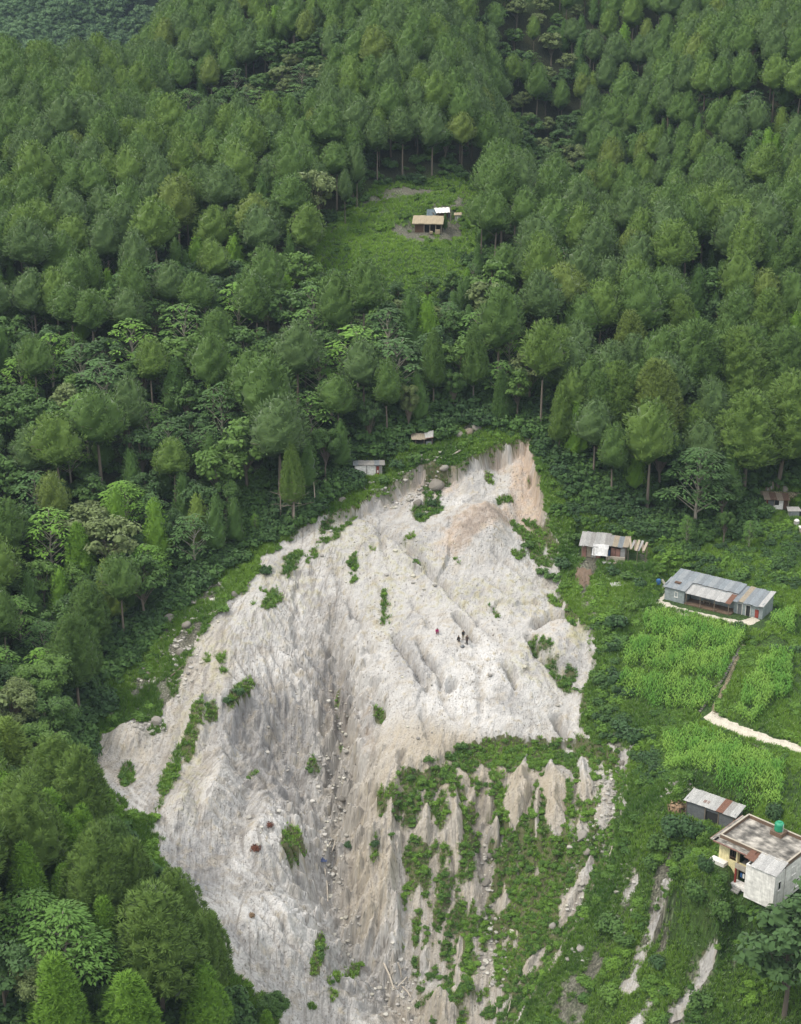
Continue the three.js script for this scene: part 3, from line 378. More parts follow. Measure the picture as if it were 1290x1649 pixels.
// ---------------------------------------------------------------- foliage
class Leaves { // collects small faces; each face is shaded partly by the way its clump faces
  constructor() { this.p = []; this.n = []; }
  face(a, b, c, d, out) {
    const ux = b[0] - a[0], uy = b[1] - a[1], uz = b[2] - a[2], wx = c[0] - a[0], wy = c[1] - a[1], wz = c[2] - a[2]; let nx = uy * wz - uz * wy, ny = uz * wx - ux * wz, nz = ux * wy - uy * wx; const l = Math.hypot(nx, ny, nz) || 1; nx /= l; ny /= l; nz /= l;
    if (out && nx * out.x + ny * out.y + nz * out.z < 0) { [b, d] = [d, b]; nx = -nx; ny = -ny; nz = -nz; }
    if (out) { nx = nx * 0.5 + out.x * 0.6; ny = ny * 0.5 + out.y * 0.6; nz = nz * 0.5 + out.z * 0.6; const m = Math.hypot(nx, ny, nz) || 1; nx /= m; ny /= m; nz /= m; }
    this.p.push(...a, ...b, ...c, ...a, ...c, ...d); for (let i = 0; i < 6; i++) this.n.push(nx, ny, nz);
  }
  quad(a, b, c, d, out) { this.face(a, b, c, d, out); }
  core(c, rx, ry, r, detail = 1) { // the dense inside of a clump
    const g = new THREE.IcosahedronGeometry(1, detail), q = g.getAttribute('position'), k = r() * 9;
    for (let i = 0; i < q.count; i++) { const x = q.getX(i), y = q.getY(i), z = q.getZ(i), s = 0.85 + 0.3 * noise(x * 1.7 + k, y * 1.7 + z * 1.3); this.p.push(c.x + x * rx * s, c.y + y * ry * s, c.z + z * rx * s); this.n.push(x, y, z); }
  }
  build() { const g = new THREE.BufferGeometry(); g.setAttribute('position', new THREE.Float32BufferAttribute(this.p, 3)); g.setAttribute('normal', new THREE.Float32BufferAttribute(this.n, 3)); return g; }
}
const V = (x, y, z) => new THREE.Vector3(x, y, z);
const arr = (v) => [v.x, v.y, v.z];
const onSphere = (r) => { const y = r() * 2 - 1, a = r() * 6.2832, s = Math.sqrt(1 - y * y); return V(s * Math.cos(a), y, s * Math.sin(a)); };
function tuft(L, r, c, dir, len, wid, n, spread) { // needles that fan out from a twig
  for (let i = 0; i < n; i++) {
    const d = dir.clone().addScaledVector(onSphere(r), spread).normalize(), side = d.clone().cross(onSphere(r)).normalize().multiplyScalar(wid * (0.7 + 0.6 * r())), l = len * (0.7 + 0.6 * r()), m = c.clone().addScaledVector(d, l * 0.55), t = c.clone().addScaledVector(d, l);
    L.quad(arr(c), arr(m.clone().add(side)), arr(t), arr(m.clone().sub(side)), dir);
  }
}
function leaf(L, r, c, n, size, longer = 1.5) { // one leaf or spray of leaves facing about n
  const out = n.clone(), a = onSphere(r), t = a.addScaledVector(n, -a.dot(n)).normalize(), b = n.clone().cross(t), s = size * (0.7 + 0.6 * r()), dn = n.clone().multiplyScalar(s * 0.22);
  L.quad(arr(c.clone().addScaledVector(t, -s * longer * 0.5).sub(dn)), arr(c.clone().addScaledVector(b, s * 0.5)), arr(c.clone().addScaledVector(t, s * longer * 0.5).sub(dn)), arr(c.clone().addScaledVector(b, -s * 0.5)), out);
}
function limb(list, a, b, r0, r1, seg = 5) { const d = b.clone().sub(a), g = new THREE.CylinderGeometry(r1, r0, d.length(), seg, 1, true); g.applyQuaternion(new THREE.Quaternion().setFromUnitVectors(V(0, 1, 0), d.clone().normalize())); const m = a.clone().add(b).multiplyScalar(0.5); g.translate(m.x, m.y, m.z); g.deleteAttribute('uv'); list.push(g); }
function trunkOf(list, r, h, r0, r1, bends = 3, lean = 0.25) { let a = V(0, -0.8, 0); const pts = [a]; for (let i = 1; i <= bends; i++) { const b = V((r() - 0.5) * lean * i / bends, h * i / bends, (r() - 0.5) * lean * i / bends); limb(list, a, b, lerp(r0, r1, (i - 1) / bends), lerp(r0, r1, i / bends), 6); a = b; pts.push(b); } return pts; }

// a pine with a long bare trunk and a dome of tufted branch ends
function domePine(seed, { H = 18, R = 4, from = 0.42, clumps = 34, tufts = 13, needles = 5, len = 0.95, wid = 0.13, point = 0, puff = 1, dome = 0 }) {
  const r = rng(seed), L = new Leaves(), T = [], C = [];
  trunkOf(T, r, H * 0.95, R * 0.075, 0.06, 4, 0.6);
  for (let i = 0; i < clumps; i++) {
    const q = (i + 0.5) / clumps, t = Math.pow(q, 0.8), y = lerp(from, 0.97, t) * H + (r() - 0.5) * 0.8; // 0 at the lowest branch, 1 at the top
    const prof = lerp(Math.sqrt(Math.max(0, 1 - Math.pow(Math.abs(t - 0.3) / 0.72, 2))), Math.pow(1 - t, 0.75) * 1.05 * sstep(-0.25, 0.15, t), point), a = i * 2.399 + r() * 0.8, rad = R * prof * (0.7 + 0.34 * r()), cr = lerp(0.24, 0.32, r()) * puff * Math.max(R, 2.6) * lerp(1, 0.62, t * point);
    C.push([V(Math.cos(a) * rad, y, Math.sin(a) * rad), cr]);
    if (rad > R * 0.3) limb(T, V(0, y - rad * 0.4, 0), V(Math.cos(a) * rad * 0.85, y - 0.2, Math.sin(a) * rad * 0.85), 0.09, 0.035, 3);
  }
  C.push([V(0, H * 0.97, 0), R * 0.27 * lerp(1, 0.6, point)]);
  for (const [c, cr] of C) { L.core(V(c.x, c.y + cr * 0.05, c.z), cr * (dome ? 0.9 : 0.8), cr * (dome ? 0.78 : 0.55), r, dome || tufts > 17 ? 1 : 0); for (let j = 0; j < tufts; j++) {
    const d = onSphere(r); d.y = Math.abs(d.y) * 1.0 - 0.3 * r(); d.normalize();
    const o = V(c.x, 0, c.z).normalize().multiplyScalar(0.35), dir = d.clone().add(o).add(V(0, 0.55, 0)).normalize();
    tuft(L, r, V(c.x + d.x * cr * (dome ? 0.86 : 0.8), c.y + d.y * cr * (dome ? 0.78 : 0.62), c.z + d.z * cr * (dome ? 0.86 : 0.8)), dir, len, wid, needles, 0.75);
  } }
  return { crown: L.build(), trunk: mergeGeometries(T) };
}
// a pine whose crown is one lumpy dome or spire, tufted all over
function crownPine(seed, { H = 18, R = 4.2, from = 0.42, spire = 0, bumps = 30, bump = 1.5, amp = 0.9, tufts = 560, needles = 2, len = 0.75, wid = 0.1, rows = 13, cols = 20 }) {
  const r = rng(seed), L = new Leaves(), T = [], y0 = from * H, y1 = H, lx = (r() - 0.5) * 0.9, lz = (r() - 0.5) * 0.9;
  trunkOf(T, r, H * 0.9, R * 0.07, 0.06, 4, 0.6);
  const prof = (u) => lerp(Math.pow(Math.max(0, Math.sin(Math.PI * Math.pow(clamp(u), 0.62))), 0.62) * lerp(1, 0.92, u), Math.pow(Math.max(0, 1 - u), 0.72) * sstep(-0.12, 0.14, u), spire), skew = r() * 6.28;
  const base = (u, a) => { const q = R * prof(u) * (1 + 0.16 * Math.cos(a - skew) + 0.1 * Math.cos(2 * a + skew)); return V(Math.cos(a) * q + lx * u, lerp(y0, y1, u) + 0.5 * Math.cos(a * 2 + skew) * (1 - u), Math.sin(a) * q + lz * u); };
  const B = []; for (let i = 0; i < bumps; i++) { const u = (i + r()) / bumps; B.push([base(lerp(0.02, 0.97, Math.pow(u, 0.85)), i * 2.399 + r() * 0.6), bump * (0.75 + 0.5 * r()) * lerp(1, 0.75, u)]); }
  const lump = (p) => { let b = 0, c = null; for (const [q, s] of B) { const d = 1 - p.distanceToSquared(q) / (s * s); if (d > b) { b = d; c = q; } } return [b, c]; };
  const out = (u, a) => V(Math.cos(a), 0.25 + u * 0.9, Math.sin(a)).normalize();
  const surf = (u, a) => { const p = base(u, a), [b, c] = lump(p), o = out(u, a); p.addScaledVector(o, amp * (Math.sqrt(b) - 0.75)); return [p, b, c, o]; };
  const G = []; for (let i = 0; i <= rows; i++) for (let j = 0; j < cols; j++) G.push(surf(i / rows, j / cols * 6.28318 + (i % 2) * 3.14159 / cols)[0].multiply(V(0.87, 1, 0.87)).add(V(0, -0.3, 0)));
  const id = []; for (let i = 0; i < rows; i++) for (let j = 0; j < cols; j++) { const p = i * cols + j, q = i * cols + (j + 1) % cols; id.push(p, p + cols, q, q, p + cols, q + cols); } for (let j = 1; j < cols - 1; j++) id.push(0, j, j + 1);
  const g = new THREE.BufferGeometry(); g.setAttribute('position', new THREE.Float32BufferAttribute(G.flatMap(arr), 3)); g.setIndex(id); g.computeVertexNormals(); const e = g.toNonIndexed(); L.p.push(...e.getAttribute('position').array); L.n.push(...e.getAttribute('normal').array);
  for (let i = 0; i < tufts; i++) { let u = r(); while (r() > 0.25 + prof(u)) u = r(); const [p, b, c, o] = surf(u, r() * 6.28318); if (b < 0.12 && r() < 0.6) continue; const d = o.clone(); if (c) d.addScaledVector(p.clone().sub(c).normalize(), 0.7); d.add(V(0, 0.45, 0)).normalize(); tuft(L, r, p.addScaledVector(d, -len * 0.3), d, len, wid, needles, 0.6); }
  for (let i = 0; i < 6; i++) { const a = r() * 6.28, u = r() * 0.4, q = base(u, a); limb(T, V(0, q.y - 1.6, 0), q, 0.09, 0.04, 3); }
  return { crown: L.build(), trunk: mergeGeometries(T) };
}
// a broadleaf tree: lobes of leaves on forking limbs
function lobeTree(seed, { H = 12, R = 4, lobes = 22, leaves = 44, size = 0.5, low = 0.35, lobe = 0.36, flat = 0.75 }) {
  const r = rng(seed), L = new Leaves(), T = [];
  trunkOf(T, r, H * 0.62, R * 0.07, R * 0.035, 3, 1);
  for (let i = 0; i < lobes; i++) {
    const d = onSphere(r); d.y = d.y * 0.62 + 0.28; const k = 0.45 + 0.5 * Math.sqrt(r()), c = V(d.x * R * k, H * (low + (1 - low) * 0.48) + d.y * H * (1 - low) * 0.62 * k, d.z * R * k), lr = R * lobe * (0.7 + 0.6 * r());
    limb(T, V(0, H * lerp(0.25, 0.55, r()), 0), c, R * 0.025, 0.03, 3);
    L.core(c, lr * 0.72, lr * flat * 0.72, r, leaves > 60 ? 1 : 0); for (let j = 0; j < leaves; j++) { const n = onSphere(r); if (n.y < -0.35) n.y *= -1; n.normalize(); const p = c.clone().add(V(n.x * lr, n.y * lr * flat, n.z * lr).multiplyScalar(0.78 + 0.3 * r())); leaf(L, r, p, n.clone().multiplyScalar(0.75).add(V(0, 0.35, 0)).addScaledVector(onSphere(r), 0.55).normalize(), size); }
  }
  return { crown: L.build(), trunk: mergeGeometries(T) };
}
// a tree with flat tiers of feathery sprays
function tierTree(seed, { H = 12, R = 5, plates = 22, sprays = 34, size = 0.42, low = 0.4 }) {
  const r = rng(seed), L = new Leaves(), T = [];
  trunkOf(T, r, H * 0.7, R * 0.055, 0.08, 3, 1.2);
  for (let i = 0; i < plates; i++) {
    const t = i / (plates - 1), y = lerp(low, 0.98, t) * H + (r() - 0.5) * 0.5, a = i * 2.4 + r(), rad = R * Math.sqrt(Math.max(0.02, 1 - Math.pow(t, 2.2))) * (0.45 + 0.4 * r()), c = V(Math.cos(a) * rad, y, Math.sin(a) * rad), pr = R * (0.3 + 0.14 * r());
    limb(T, V(0, Math.max(H * 0.2, y - rad * 0.55 - 1), 0), c, 0.1, 0.04, 3);
    for (let j = 0; j < sprays; j++) {
      const b = r() * 6.2832, q = Math.sqrt(r()), n = V(Math.cos(b) * q * 0.45 + (r() - 0.5) * 0.45, 1, Math.sin(b) * q * 0.45 + (r() - 0.5) * 0.45).normalize(), p = V(c.x + Math.cos(b) * pr * q, c.y - q * q * pr * 0.24 + (r() - 0.5) * 0.22 - (Math.hypot(c.x + Math.cos(b) * pr * q, c.z + Math.sin(b) * pr * q) - rad) * 0.12, c.z + Math.sin(b) * pr * q), out = V(Math.cos(b), -0.35 * q, Math.sin(b)), side = out.clone().cross(n).normalize(), l = size * (1.3 + r() * 0.8), w = size * 0.42;
      L.quad(arr(p.clone().addScaledVector(out, -l * 0.4)), arr(p.clone().addScaledVector(side, w).addScaledVector(n, 0.05)), arr(p.clone().addScaledVector(out, l * 0.6)), arr(p.clone().addScaledVector(side, -w)), n);
    }
  }
  return { crown: L.build(), trunk: mergeGeometries(T) };
}
function bushOf(seed, { R = 1, lobes = 7, leaves = 26, size = 0.22, tall = 0.9 }) {
  const r = rng(seed), L = new Leaves();
  for (let i = 0; i < lobes; i++) { const d = onSphere(r), c = V(d.x * R * 0.6, R * tall * (0.35 + 0.5 * r()), d.z * R * 0.6), lr = R * (0.4 + 0.2 * r()); L.core(c, lr * 0.75, lr * 0.7, r, 0); for (let j = 0; j < leaves; j++) { const n = onSphere(r); n.y = Math.abs(n.y) - 0.15; n.normalize(); leaf(L, r, c.clone().addScaledVector(n, lr * (0.75 + 0.35 * r())), n.addScaledVector(onSphere(r), 0.6).add(V(0, 0.3, 0)).normalize(), size); } }
  return L.build();
}
function grassTuft(seed, blades, h, lean, w) { const r = rng(seed), L = new Leaves(); for (let i = 0; i < blades; i++) { const a = r() * 6.2832, q = r() * 0.28, l = h * (0.6 + 0.7 * r()), o = lean * (0.4 + r()), x = Math.cos(a) * q, z = Math.sin(a) * q, sx = -Math.sin(a) * w, sz = Math.cos(a) * w; L.quad([x + sx, -0.05, z + sz], [x - sx, -0.05, z - sz], [x - sx * 0.8 + Math.cos(a) * o * 0.35, l * 0.65, z - sz * 0.8 + Math.sin(a) * o * 0.35], [x + Math.cos(a) * o, l, z + Math.sin(a) * o]); } return L.build(); }

const leafMat = (r, g, b, through = 0.35) => new THREE.MeshPhysicalMaterial({ color: new THREE.Color().setRGB(r, g, b), roughness: 0.85, specularIntensity: 0.35, transmission: through, thickness: 0, side: THREE.DoubleSide });
const bark = new THREE.MeshStandardMaterial({ color: new THREE.Color().setRGB(0.15, 0.125, 0.1), roughness: 1 }), paleBark = new THREE.MeshStandardMaterial({ color: new THREE.Color().setRGB(0.32, 0.29, 0.24), roughness: 1 });

// kinds: shapes (far and near), tints with a word for each
const KINDS = {
  pine: { name: 'pine_tree', category: 'pine tree', word: 'round-crowned pine', H: 18,
    far: [1, 2, 3, 4, 5, 6, 7, 8].map((s) => crownPine(s, { R: 3.7 + (s % 4) * 0.3, from: 0.44 + 0.035 * (s % 5), bumps: 26 + s * 3, bump: 1.5 - 0.05 * s, amp: 1.45, tufts: 1250, len: 0.8, wid: 0.085, rows: 15, cols: 24 })), near: [11, 12, 13, 14].map((s) => crownPine(s, { R: 4.3 + (s % 2) * 0.3, from: 0.24 + 0.05 * (s % 3), spire: s % 2 ? 0.2 : 0.45, bumps: 72, bump: 1.1, amp: 1.6, tufts: 2600, needles: 5, len: 0.72, wid: 0.05, rows: 30, cols: 44 })),
    tints: [['dull green', leafMat(0.085, 0.147, 0.044)], ['mid green', leafMat(0.088, 0.161, 0.035)], ['fresh green', leafMat(0.113, 0.190, 0.036)], ['yellowish green', leafMat(0.135, 0.193, 0.040)]], bark },
  cone: { name: 'conical_pine', category: 'pine tree', word: 'pointed pine', H: 14,
    far: [21, 22, 23, 24].map((s) => crownPine(s, { H: 14, R: 2.9 + (s % 3) * 0.25, from: 0.14, spire: 0.7, bumps: 36, bump: 1.15, amp: 1.25, tufts: 1000, len: 0.65, wid: 0.08 })), near: [31, 32, 33].map((s) => crownPine(s, { H: 14, R: 3.2, from: 0.06, spire: 0.68, bumps: 110, bump: 0.85, amp: 1.2, tufts: 2800, needles: 5, len: 0.62, wid: 0.045, rows: 32, cols: 40 })),
    tints: [['dull green', leafMat(0.080, 0.157, 0.036)], ['fresh green', leafMat(0.140, 0.268, 0.03)], ['yellowish green', leafMat(0.145, 0.222, 0.04)]], bark },
  broad: { name: 'broadleaf_tree', category: 'broadleaf tree', word: 'broadleaf tree', H: 12,
    far: [41, 42, 43, 44].map((s) => lobeTree(s, { leaves: 46, lobes: 24 })), near: [51, 52].map((s) => lobeTree(s, { lobes: 46, leaves: 150, size: 0.24, lobe: 0.3 })),
    tints: [['dark green', leafMat(0.062, 0.122, 0.038)], ['deep green', leafMat(0.077, 0.150, 0.036)], ['mid green', leafMat(0.106, 0.194, 0.040)], ['greyish green', leafMat(0.156, 0.206, 0.076)]], bark },
  tier: { name: 'feathery_tree', category: 'feathery tree', word: 'feathery tiered tree', H: 12,
    far: [61, 62, 63, 64].map((s) => tierTree(s, { sprays: 42 })), near: [71, 72].map((s) => tierTree(s, { plates: 34, sprays: 80, size: 0.32 })),
    tints: [['dark green', leafMat(0.073, 0.150, 0.040)], ['mid green', leafMat(0.106, 0.213, 0.040)], ['bright green', leafMat(0.144, 0.281, 0.040)]], bark: paleBark },
};
const protos = {};
function makeTree(kind, shape, tint, near) { const K = KINDS[kind], key = kind + shape + tint + near; if (protos[key]) return protos[key].clone(); const g = new THREE.Group(), s = (near ? K.near : K.far)[shape]; part('trunk', s.trunk, K.bark, g); part('crown', s.crown, K.tints[tint][1], g); return protos[key] = g; }

// ---------------------------------------------------------------- the forest
const trees = []; // { kind, x, z, size, wide, near, label }
const treeSpots = [];
const R6 = rng(606);
function plant(kind, x, z, height_, wide = 1, extra = {}) { const K = KINDS[kind]; trees.push({ kind, x, z, s: height_ / K.H, wide, ...extra }); treeSpots.push([x, z, (kind === 'tier' ? 3.4 : kind === 'cone' ? 1.8 : 3) * wide * height_ / K.H]); }
// trees that stand out: [foot in the image u, v, kind, height in metres, width, tint, label]
for (const [u, v, kind, h, w, tint, label, near, lift] of [
  [262, 1640, 'pine', 20, 1.35, 2, 'big pointed-domed pine beside the pale slide, largest at the lower left', 1], [330, 1712, 'cone', 15, 1.0, 1, 'bright pointed pine at the bottom edge, right of the big domed pine', 1], [108, 1715, 'cone', 15.5, 1.15, 1, 'bright pointed pine at the bottom edge near the left corner', 1], [222, 1740, 'cone', 15.5, 1.25, 1, 'bright bushy pine at the bottom edge between two pointed pines', 1],
  [88, 1430, 'cone', 15, 1.25, 1, 'pointed fresh green pine standing near the left edge above the feathery tree', 1], [190, 1450, 'pine', 13, 1.05, 1, 'pine with spreading crown at the edge of the pale slide, lower left', 1], [20, 1390, 'cone', 14, 1.2, 1, 'bright pine cut by the left edge below the bare spur', 1], [28, 1310, 'cone', 15, 1.5, 2, 'yellowish bushy pine at the left edge level with the bare spur', 1], [225, 1480, 'cone', 10, 1.0, 1, 'small pine in front of the spreading pine beside the slide', 1],
  [110, 1610, 'tier', 13, 1.2, 1, 'wide feathery tree in the lower left corner behind the pointed pines', 1], [60, 1560, 'tier', 11, 1.1, 1, 'feathery tree at the left edge above the corner pines', 1], [75, 1670, 'broad', 11, 0.8, 3, 'pale greyish tree between the feathery tree and the corner pine', 1], [205, 1690, 'broad', 9, 1.0, 1, 'deep green tree between the corner pines', 1], [345, 1690, 'broad', 6.5, 0.9, 1, 'low dark tree under the big domed pine', 1], [440, 1668, 'broad', 6.5, 0.95, 1, 'round dark tree at the foot of the pale slide, bottom edge', 1], [430, 1710, 'cone', 8, 0.95, 1, 'small bright pine at the bottom edge right of the pointed pine', 1], [10, 1640, 'broad', 10, 1.1, 0, 'dark tree at the left edge near the bottom corner', 1],
  [120, 1300, 'broad', 8, 1.0, 0, 'dark tree just below the bare spur at the left', 1], [90, 1225, 'broad', 11, 1.0, 1, 'broad dark tree left of the bare spur', 1], [128, 1150, 'pine', 17, 0.9, 1, 'pine with a thick bare trunk at the left forest edge above the bare spur', 1], [75, 1180, 'broad', 12, 1.1, 2, 'loose green broadleaf tree beside the bare-trunked pine at the left edge', 1],
  [472, 852, 'pine', 15.5, 0.62, 2, 'lone pine with an oval crown on the left rim of the slide', 1],
  [412, 862, 'tier', 4.2, 0.55, 2, 'small bright bush-like tree left of the dead tree on the rim', 1],
  [1197, 800, 'pine', 20, 1.3, 2, 'large pine with a bare trunk and open crown left of the leaning pine, right edge', 1], [1252, 785, 'pine', 22, 1.25, 2, 'tall pine with a long leaning bare trunk at the right edge above the hut', 1, 0.06],
  [1120, 850, 'tier', 15, 1.05, 0, 'large dark spreading tree above the metal house', 1], [1105, 880, 'tier', 6, 0.62, 1, 'small umbrella-shaped tree between the shack and the forest', 1], [1165, 880, 'broad', 6.5, 0.7, 1, 'leafy tree right of the umbrella-shaped tree', 1], [1205, 885, 'tier', 5.5, 0.6, 1, 'low leafy tree left of the right-edge huts', 1], [1060, 790, 'broad', 12, 1, 0, 'dark tree between the large spreading tree and the pines', 1], [1160, 845, 'broad', 9, 1.0, 1, 'deep green tree behind the huts at the right edge', 1],
  [960, 745, 'pine', 17, 0.85, 1, 'pine with a thin pale trunk above the right rim of the slide', 1], [900, 735, 'pine', 14, 0.7, 2, 'slim pine standing above the head of the slide, on its right', 1], [985, 745, 'pine', 19, 1.05, 2, 'spreading pine at the forest edge right of the slide head', 1], [1045, 760, 'pine', 21, 1.1, 3, 'pine with a sunlit yellowish crown in the right forest', 1], [1010, 640, 'pine', 17, 1.0, 3, 'yellow-green pine above the forest edge on the right', 1],
  [1110, 700, 'pine', 22, 1.25, 1, 'large mid green pine in the right forest, tall dome', 1], [1175, 700, 'pine', 21, 1.25, 2, 'large pine with a broad bright dome in the right forest', 1], [1255, 690, 'pine', 20, 1.15, 1, 'pine behind the leaning trunk at the right edge', 1], [1090, 620, 'pine', 18, 1.05, 2, 'bright domed pine standing higher in the right forest', 1], [1230, 610, 'pine', 18, 1.1, 2, 'broad pine near the right edge, higher up the slope', 1],
  [785, 345, 'cone', 7.5, 0.95, 0, 'dark pointed tree at the right of the meadow', 0], [717, 372, 'cone', 4, 0.7, 0, 'small dark pointed tree in front of the upper huts', 0], [504, 390, 'broad', 15, 0.85, 3, 'pale grey-green tree at the left edge of the meadow', 0], [575, 335, 'pine', 14, 0.65, 0, 'thin pine with a pale trunk at the top left of the meadow', 0], [556, 362, 'pine', 12, 0.6, 0, 'second thin pale-trunked tree left of the meadow', 0],
  [658, 705, 'broad', 10, 0.55, 3, 'narrow pale tree behind the small shack above the slide', 1], [595, 720, 'broad', 8.5, 0.7, 0, 'dark round tree behind the white hut', 1], [525, 775, 'broad', 10, 0.8, 1, 'tree standing left of the white hut', 1], [730, 665, 'broad', 8, 0.8, 1, 'leafy dark tree at the centre, above the slide head', 1], [762, 660, 'pine', 16, 0.7, 1, 'bare-stemmed pine above the slide head, first of a row', 1], [698, 662, 'pine', 15, 0.7, 1, 'thin bare-stemmed tree above the shack', 1], [805, 680, 'cone', 10, 0.7, 0, 'dull pointed pine close above the slide head', 1],
  [965, 470, 'tier', 12, 1.1, 0, 'dark tiered tree among the pines right of centre', 0], [905, 500, 'tier', 13, 0.95, 0, 'blue-green tiered tree below the pines right of centre', 0],
  [240, 960, 'tier', 9.5, 1.0, 2, 'bright feathery tree at the left forest edge', 1], [205, 870, 'tier', 11, 1.1, 2, 'bright feathery tree inside the left forest', 1], [215, 930, 'broad', 8, 0.8, 0, 'blue-green tree beside the bright feathery tree', 1], [130, 960, 'cone', 13, 1.0, 1, 'dense pointed conifer in the left forest', 1], [150, 1065, 'pine', 14, 1.05, 1, 'domed pine in the left forest above the green gully', 1], [280, 900, 'broad', 8.5, 0.8, 0, 'dark broadleaf tree by the left forest edge, uphill of the rocks', 1], [365, 860, 'broad', 9.5, 0.8, 1, 'tree with pale crooked stems left of the dead tree', 1],
  [1262, 1640, 'broad', 14, 1.25, 0, 'large dark tree in the bottom right corner below the white house', 1], [1325, 1570, 'broad', 12, 1.2, 0, 'dark tree cut by the right edge below the white house', 1],
]) { const p = ground(u, v); plant(kind, p[0], p[2], h, w, { tint, label, near: near ? 1 : 0, lean: lift || 0 }); }
// the rest, kind by kind
const broadBand = onMap([[-60, 600], [150, 560], [330, 500], [520, 440], [700, 480], [840, 540], [872, 712], [760, 672], [620, 728], [440, 850], [255, 1000], [122, 1290], [-60, 1300]]);
const lowGrowth = onMap([[500, 420], [770, 425], [800, 470], [780, 565], [540, 560], [500, 480]]);
{
  const tryAt = (x, z) => {
    const e = signed(x, z, forestEdge); if (e < 0.8 && z > -470) return; if (z < -480 && x < -75) return; if (signed(x, z, meadowEdge) > -1.5) return;
    const band = inside(x, z, broadBand), n = noise(x * 0.05 + 3, z * 0.05), far = sstep(-330, -400, z), q = R6(), dip = z < -380 && x > -62 && x < -18 && z > -432 ? 1 : 0, gully = Math.exp(-(((x - 39) / 14) ** 2)) * sstep(-335, -365, z);
    let kind, h, w = 1, tint;
    if (dip || (gully > 0.5 && q < 0.75)) { kind = q < 0.7 ? 'broad' : 'tier'; h = 5.5 + R6() * 4; w = 1.15; tint = kind === 'broad' ? (R6() < 0.35 ? 3 : R6() < 0.5 ? 1 : 0) : R6() < 0.7 ? 0 : 1; }
    else if (band && q < 0.7 - n * 0.4) { kind = q < 0.32 ? 'tier' : 'broad'; h = (kind === 'tier' ? 8.5 : 8) + R6() * 5.5; w = 0.9 + R6() * 0.3; tint = kind === 'tier' ? (R6() < 0.34 ? 2 : R6() < 0.5 ? 1 : 0) : Math.floor(R6() * 3.35); }
    else if (q > (band ? 0.93 : 0.9) + n * 0.12) { kind = 'cone'; h = 9 + R6() * 5; w = 0.9 + R6() * 0.3; tint = R6() < 0.7 ? 0 : R6() < 0.9 ? 1 : 2; }
    else if (q < 0.1 - n * 0.1) { kind = R6() < 0.5 ? 'broad' : 'tier'; h = 8 + R6() * 4; tint = R6() < 0.6 ? 0 : 1; }
    else { kind = 'pine'; h = lerp(14, 11.5, far) + R6() * 7; w = lerp(1.0, 0.88, far) * (0.85 + R6() * 0.3); tint = R6() < 0.35 ? 0 : R6() < 0.6 ? 1 : R6() < 0.85 ? 2 : 3; }
    if (z > -205) tint = kind === 'pine' ? 2 : kind === 'cone' ? 1 : kind === 'tier' ? Math.max(1, tint) : tint;
    const rad = (kind === 'tier' ? 3.3 : kind === 'cone' ? 2.0 : kind === 'broad' ? 3.0 : 3.1) * w * h / KINDS[kind].H * (x > 52 && z < -335 ? 1.22 : 1);
    if (inside(x, z, lowGrowth)) { if (kind === 'pine') return; h *= 0.62; }
    if (e < rad * 0.5 && z > -470) return;
    for (const [tx, tz, tr] of treeSpots) if ((tx - x) ** 2 + (tz - z) ** 2 < ((tr + rad) * 0.8) ** 2) return;
    plant(kind, x, z, h, w, { tint });
  };
  for (let n = 0; n < 52000; n++) { const z = -lerp(132, 570, Math.pow(R6(), 0.9)), half = Math.min(160, -z * 0.268 + 26); tryAt((R6() * 2 - 1) * half, z); }
}
const zones = [ // a word for where a tree stands, by image point
  [60, 60, 'on the top left ridge'], [260, 60, 'on the upper left slope'], [430, 130, 'in the shaded hollow at the top'], [640, 60, 'on the central spur at the top'], [900, 60, 'in the dark gully at the top right'], [1120, 60, 'on the sparse slope at the top right'], [1240, 200, 'high on the right edge'],
  [100, 260, 'on the high slope at the left edge'], [320, 280, 'on the left slope facing the meadow'], [520, 220, 'just above the left of the meadow'], [700, 230, 'in the wood right above the meadow'], [880, 260, 'on the spur right of the meadow'], [1060, 300, 'below the dark gully on the right'],
  [60, 460, 'halfway up the left edge'], [260, 460, 'below the high pines on the left'], [450, 450, 'left below the meadow'], [620, 520, 'in the strip between meadow and slide'], [800, 440, 'right below the meadow'], [960, 440, 'on the right, level with the meadow'], [1150, 460, 'among the broad pines on the right'],
  [60, 680, 'at the left edge beside the slide head'], [260, 680, 'in the wood left of the white hut'], [450, 660, 'in the wood behind the lone pine'], [700, 620, 'right above the slide head'], [900, 620, 'above the right rim of the slide'], [1080, 640, 'above the ramshackle shack'], [1230, 640, 'above the right-edge huts'],
  [60, 880, 'at the left edge beside the mid slide'], [250, 850, 'near the rocky left gully'], [60, 1080, 'at the left edge above the bare spur'], [60, 1350, 'at the left edge below the bare spur'], [200, 1560, 'in the lower left wood beside the slide'],
].map(([u, v, w]) => { const p = ground(u, v + 60); return [p[0], p[2], w]; });
const zoneOf = (x, z) => { let b = 1e9, w = ''; for (const [zx, zz, t] of zones) { const d = (zx - x) ** 2 + (zz - z) ** 2; if (d < b) { b = d; w = t; } } return w; };
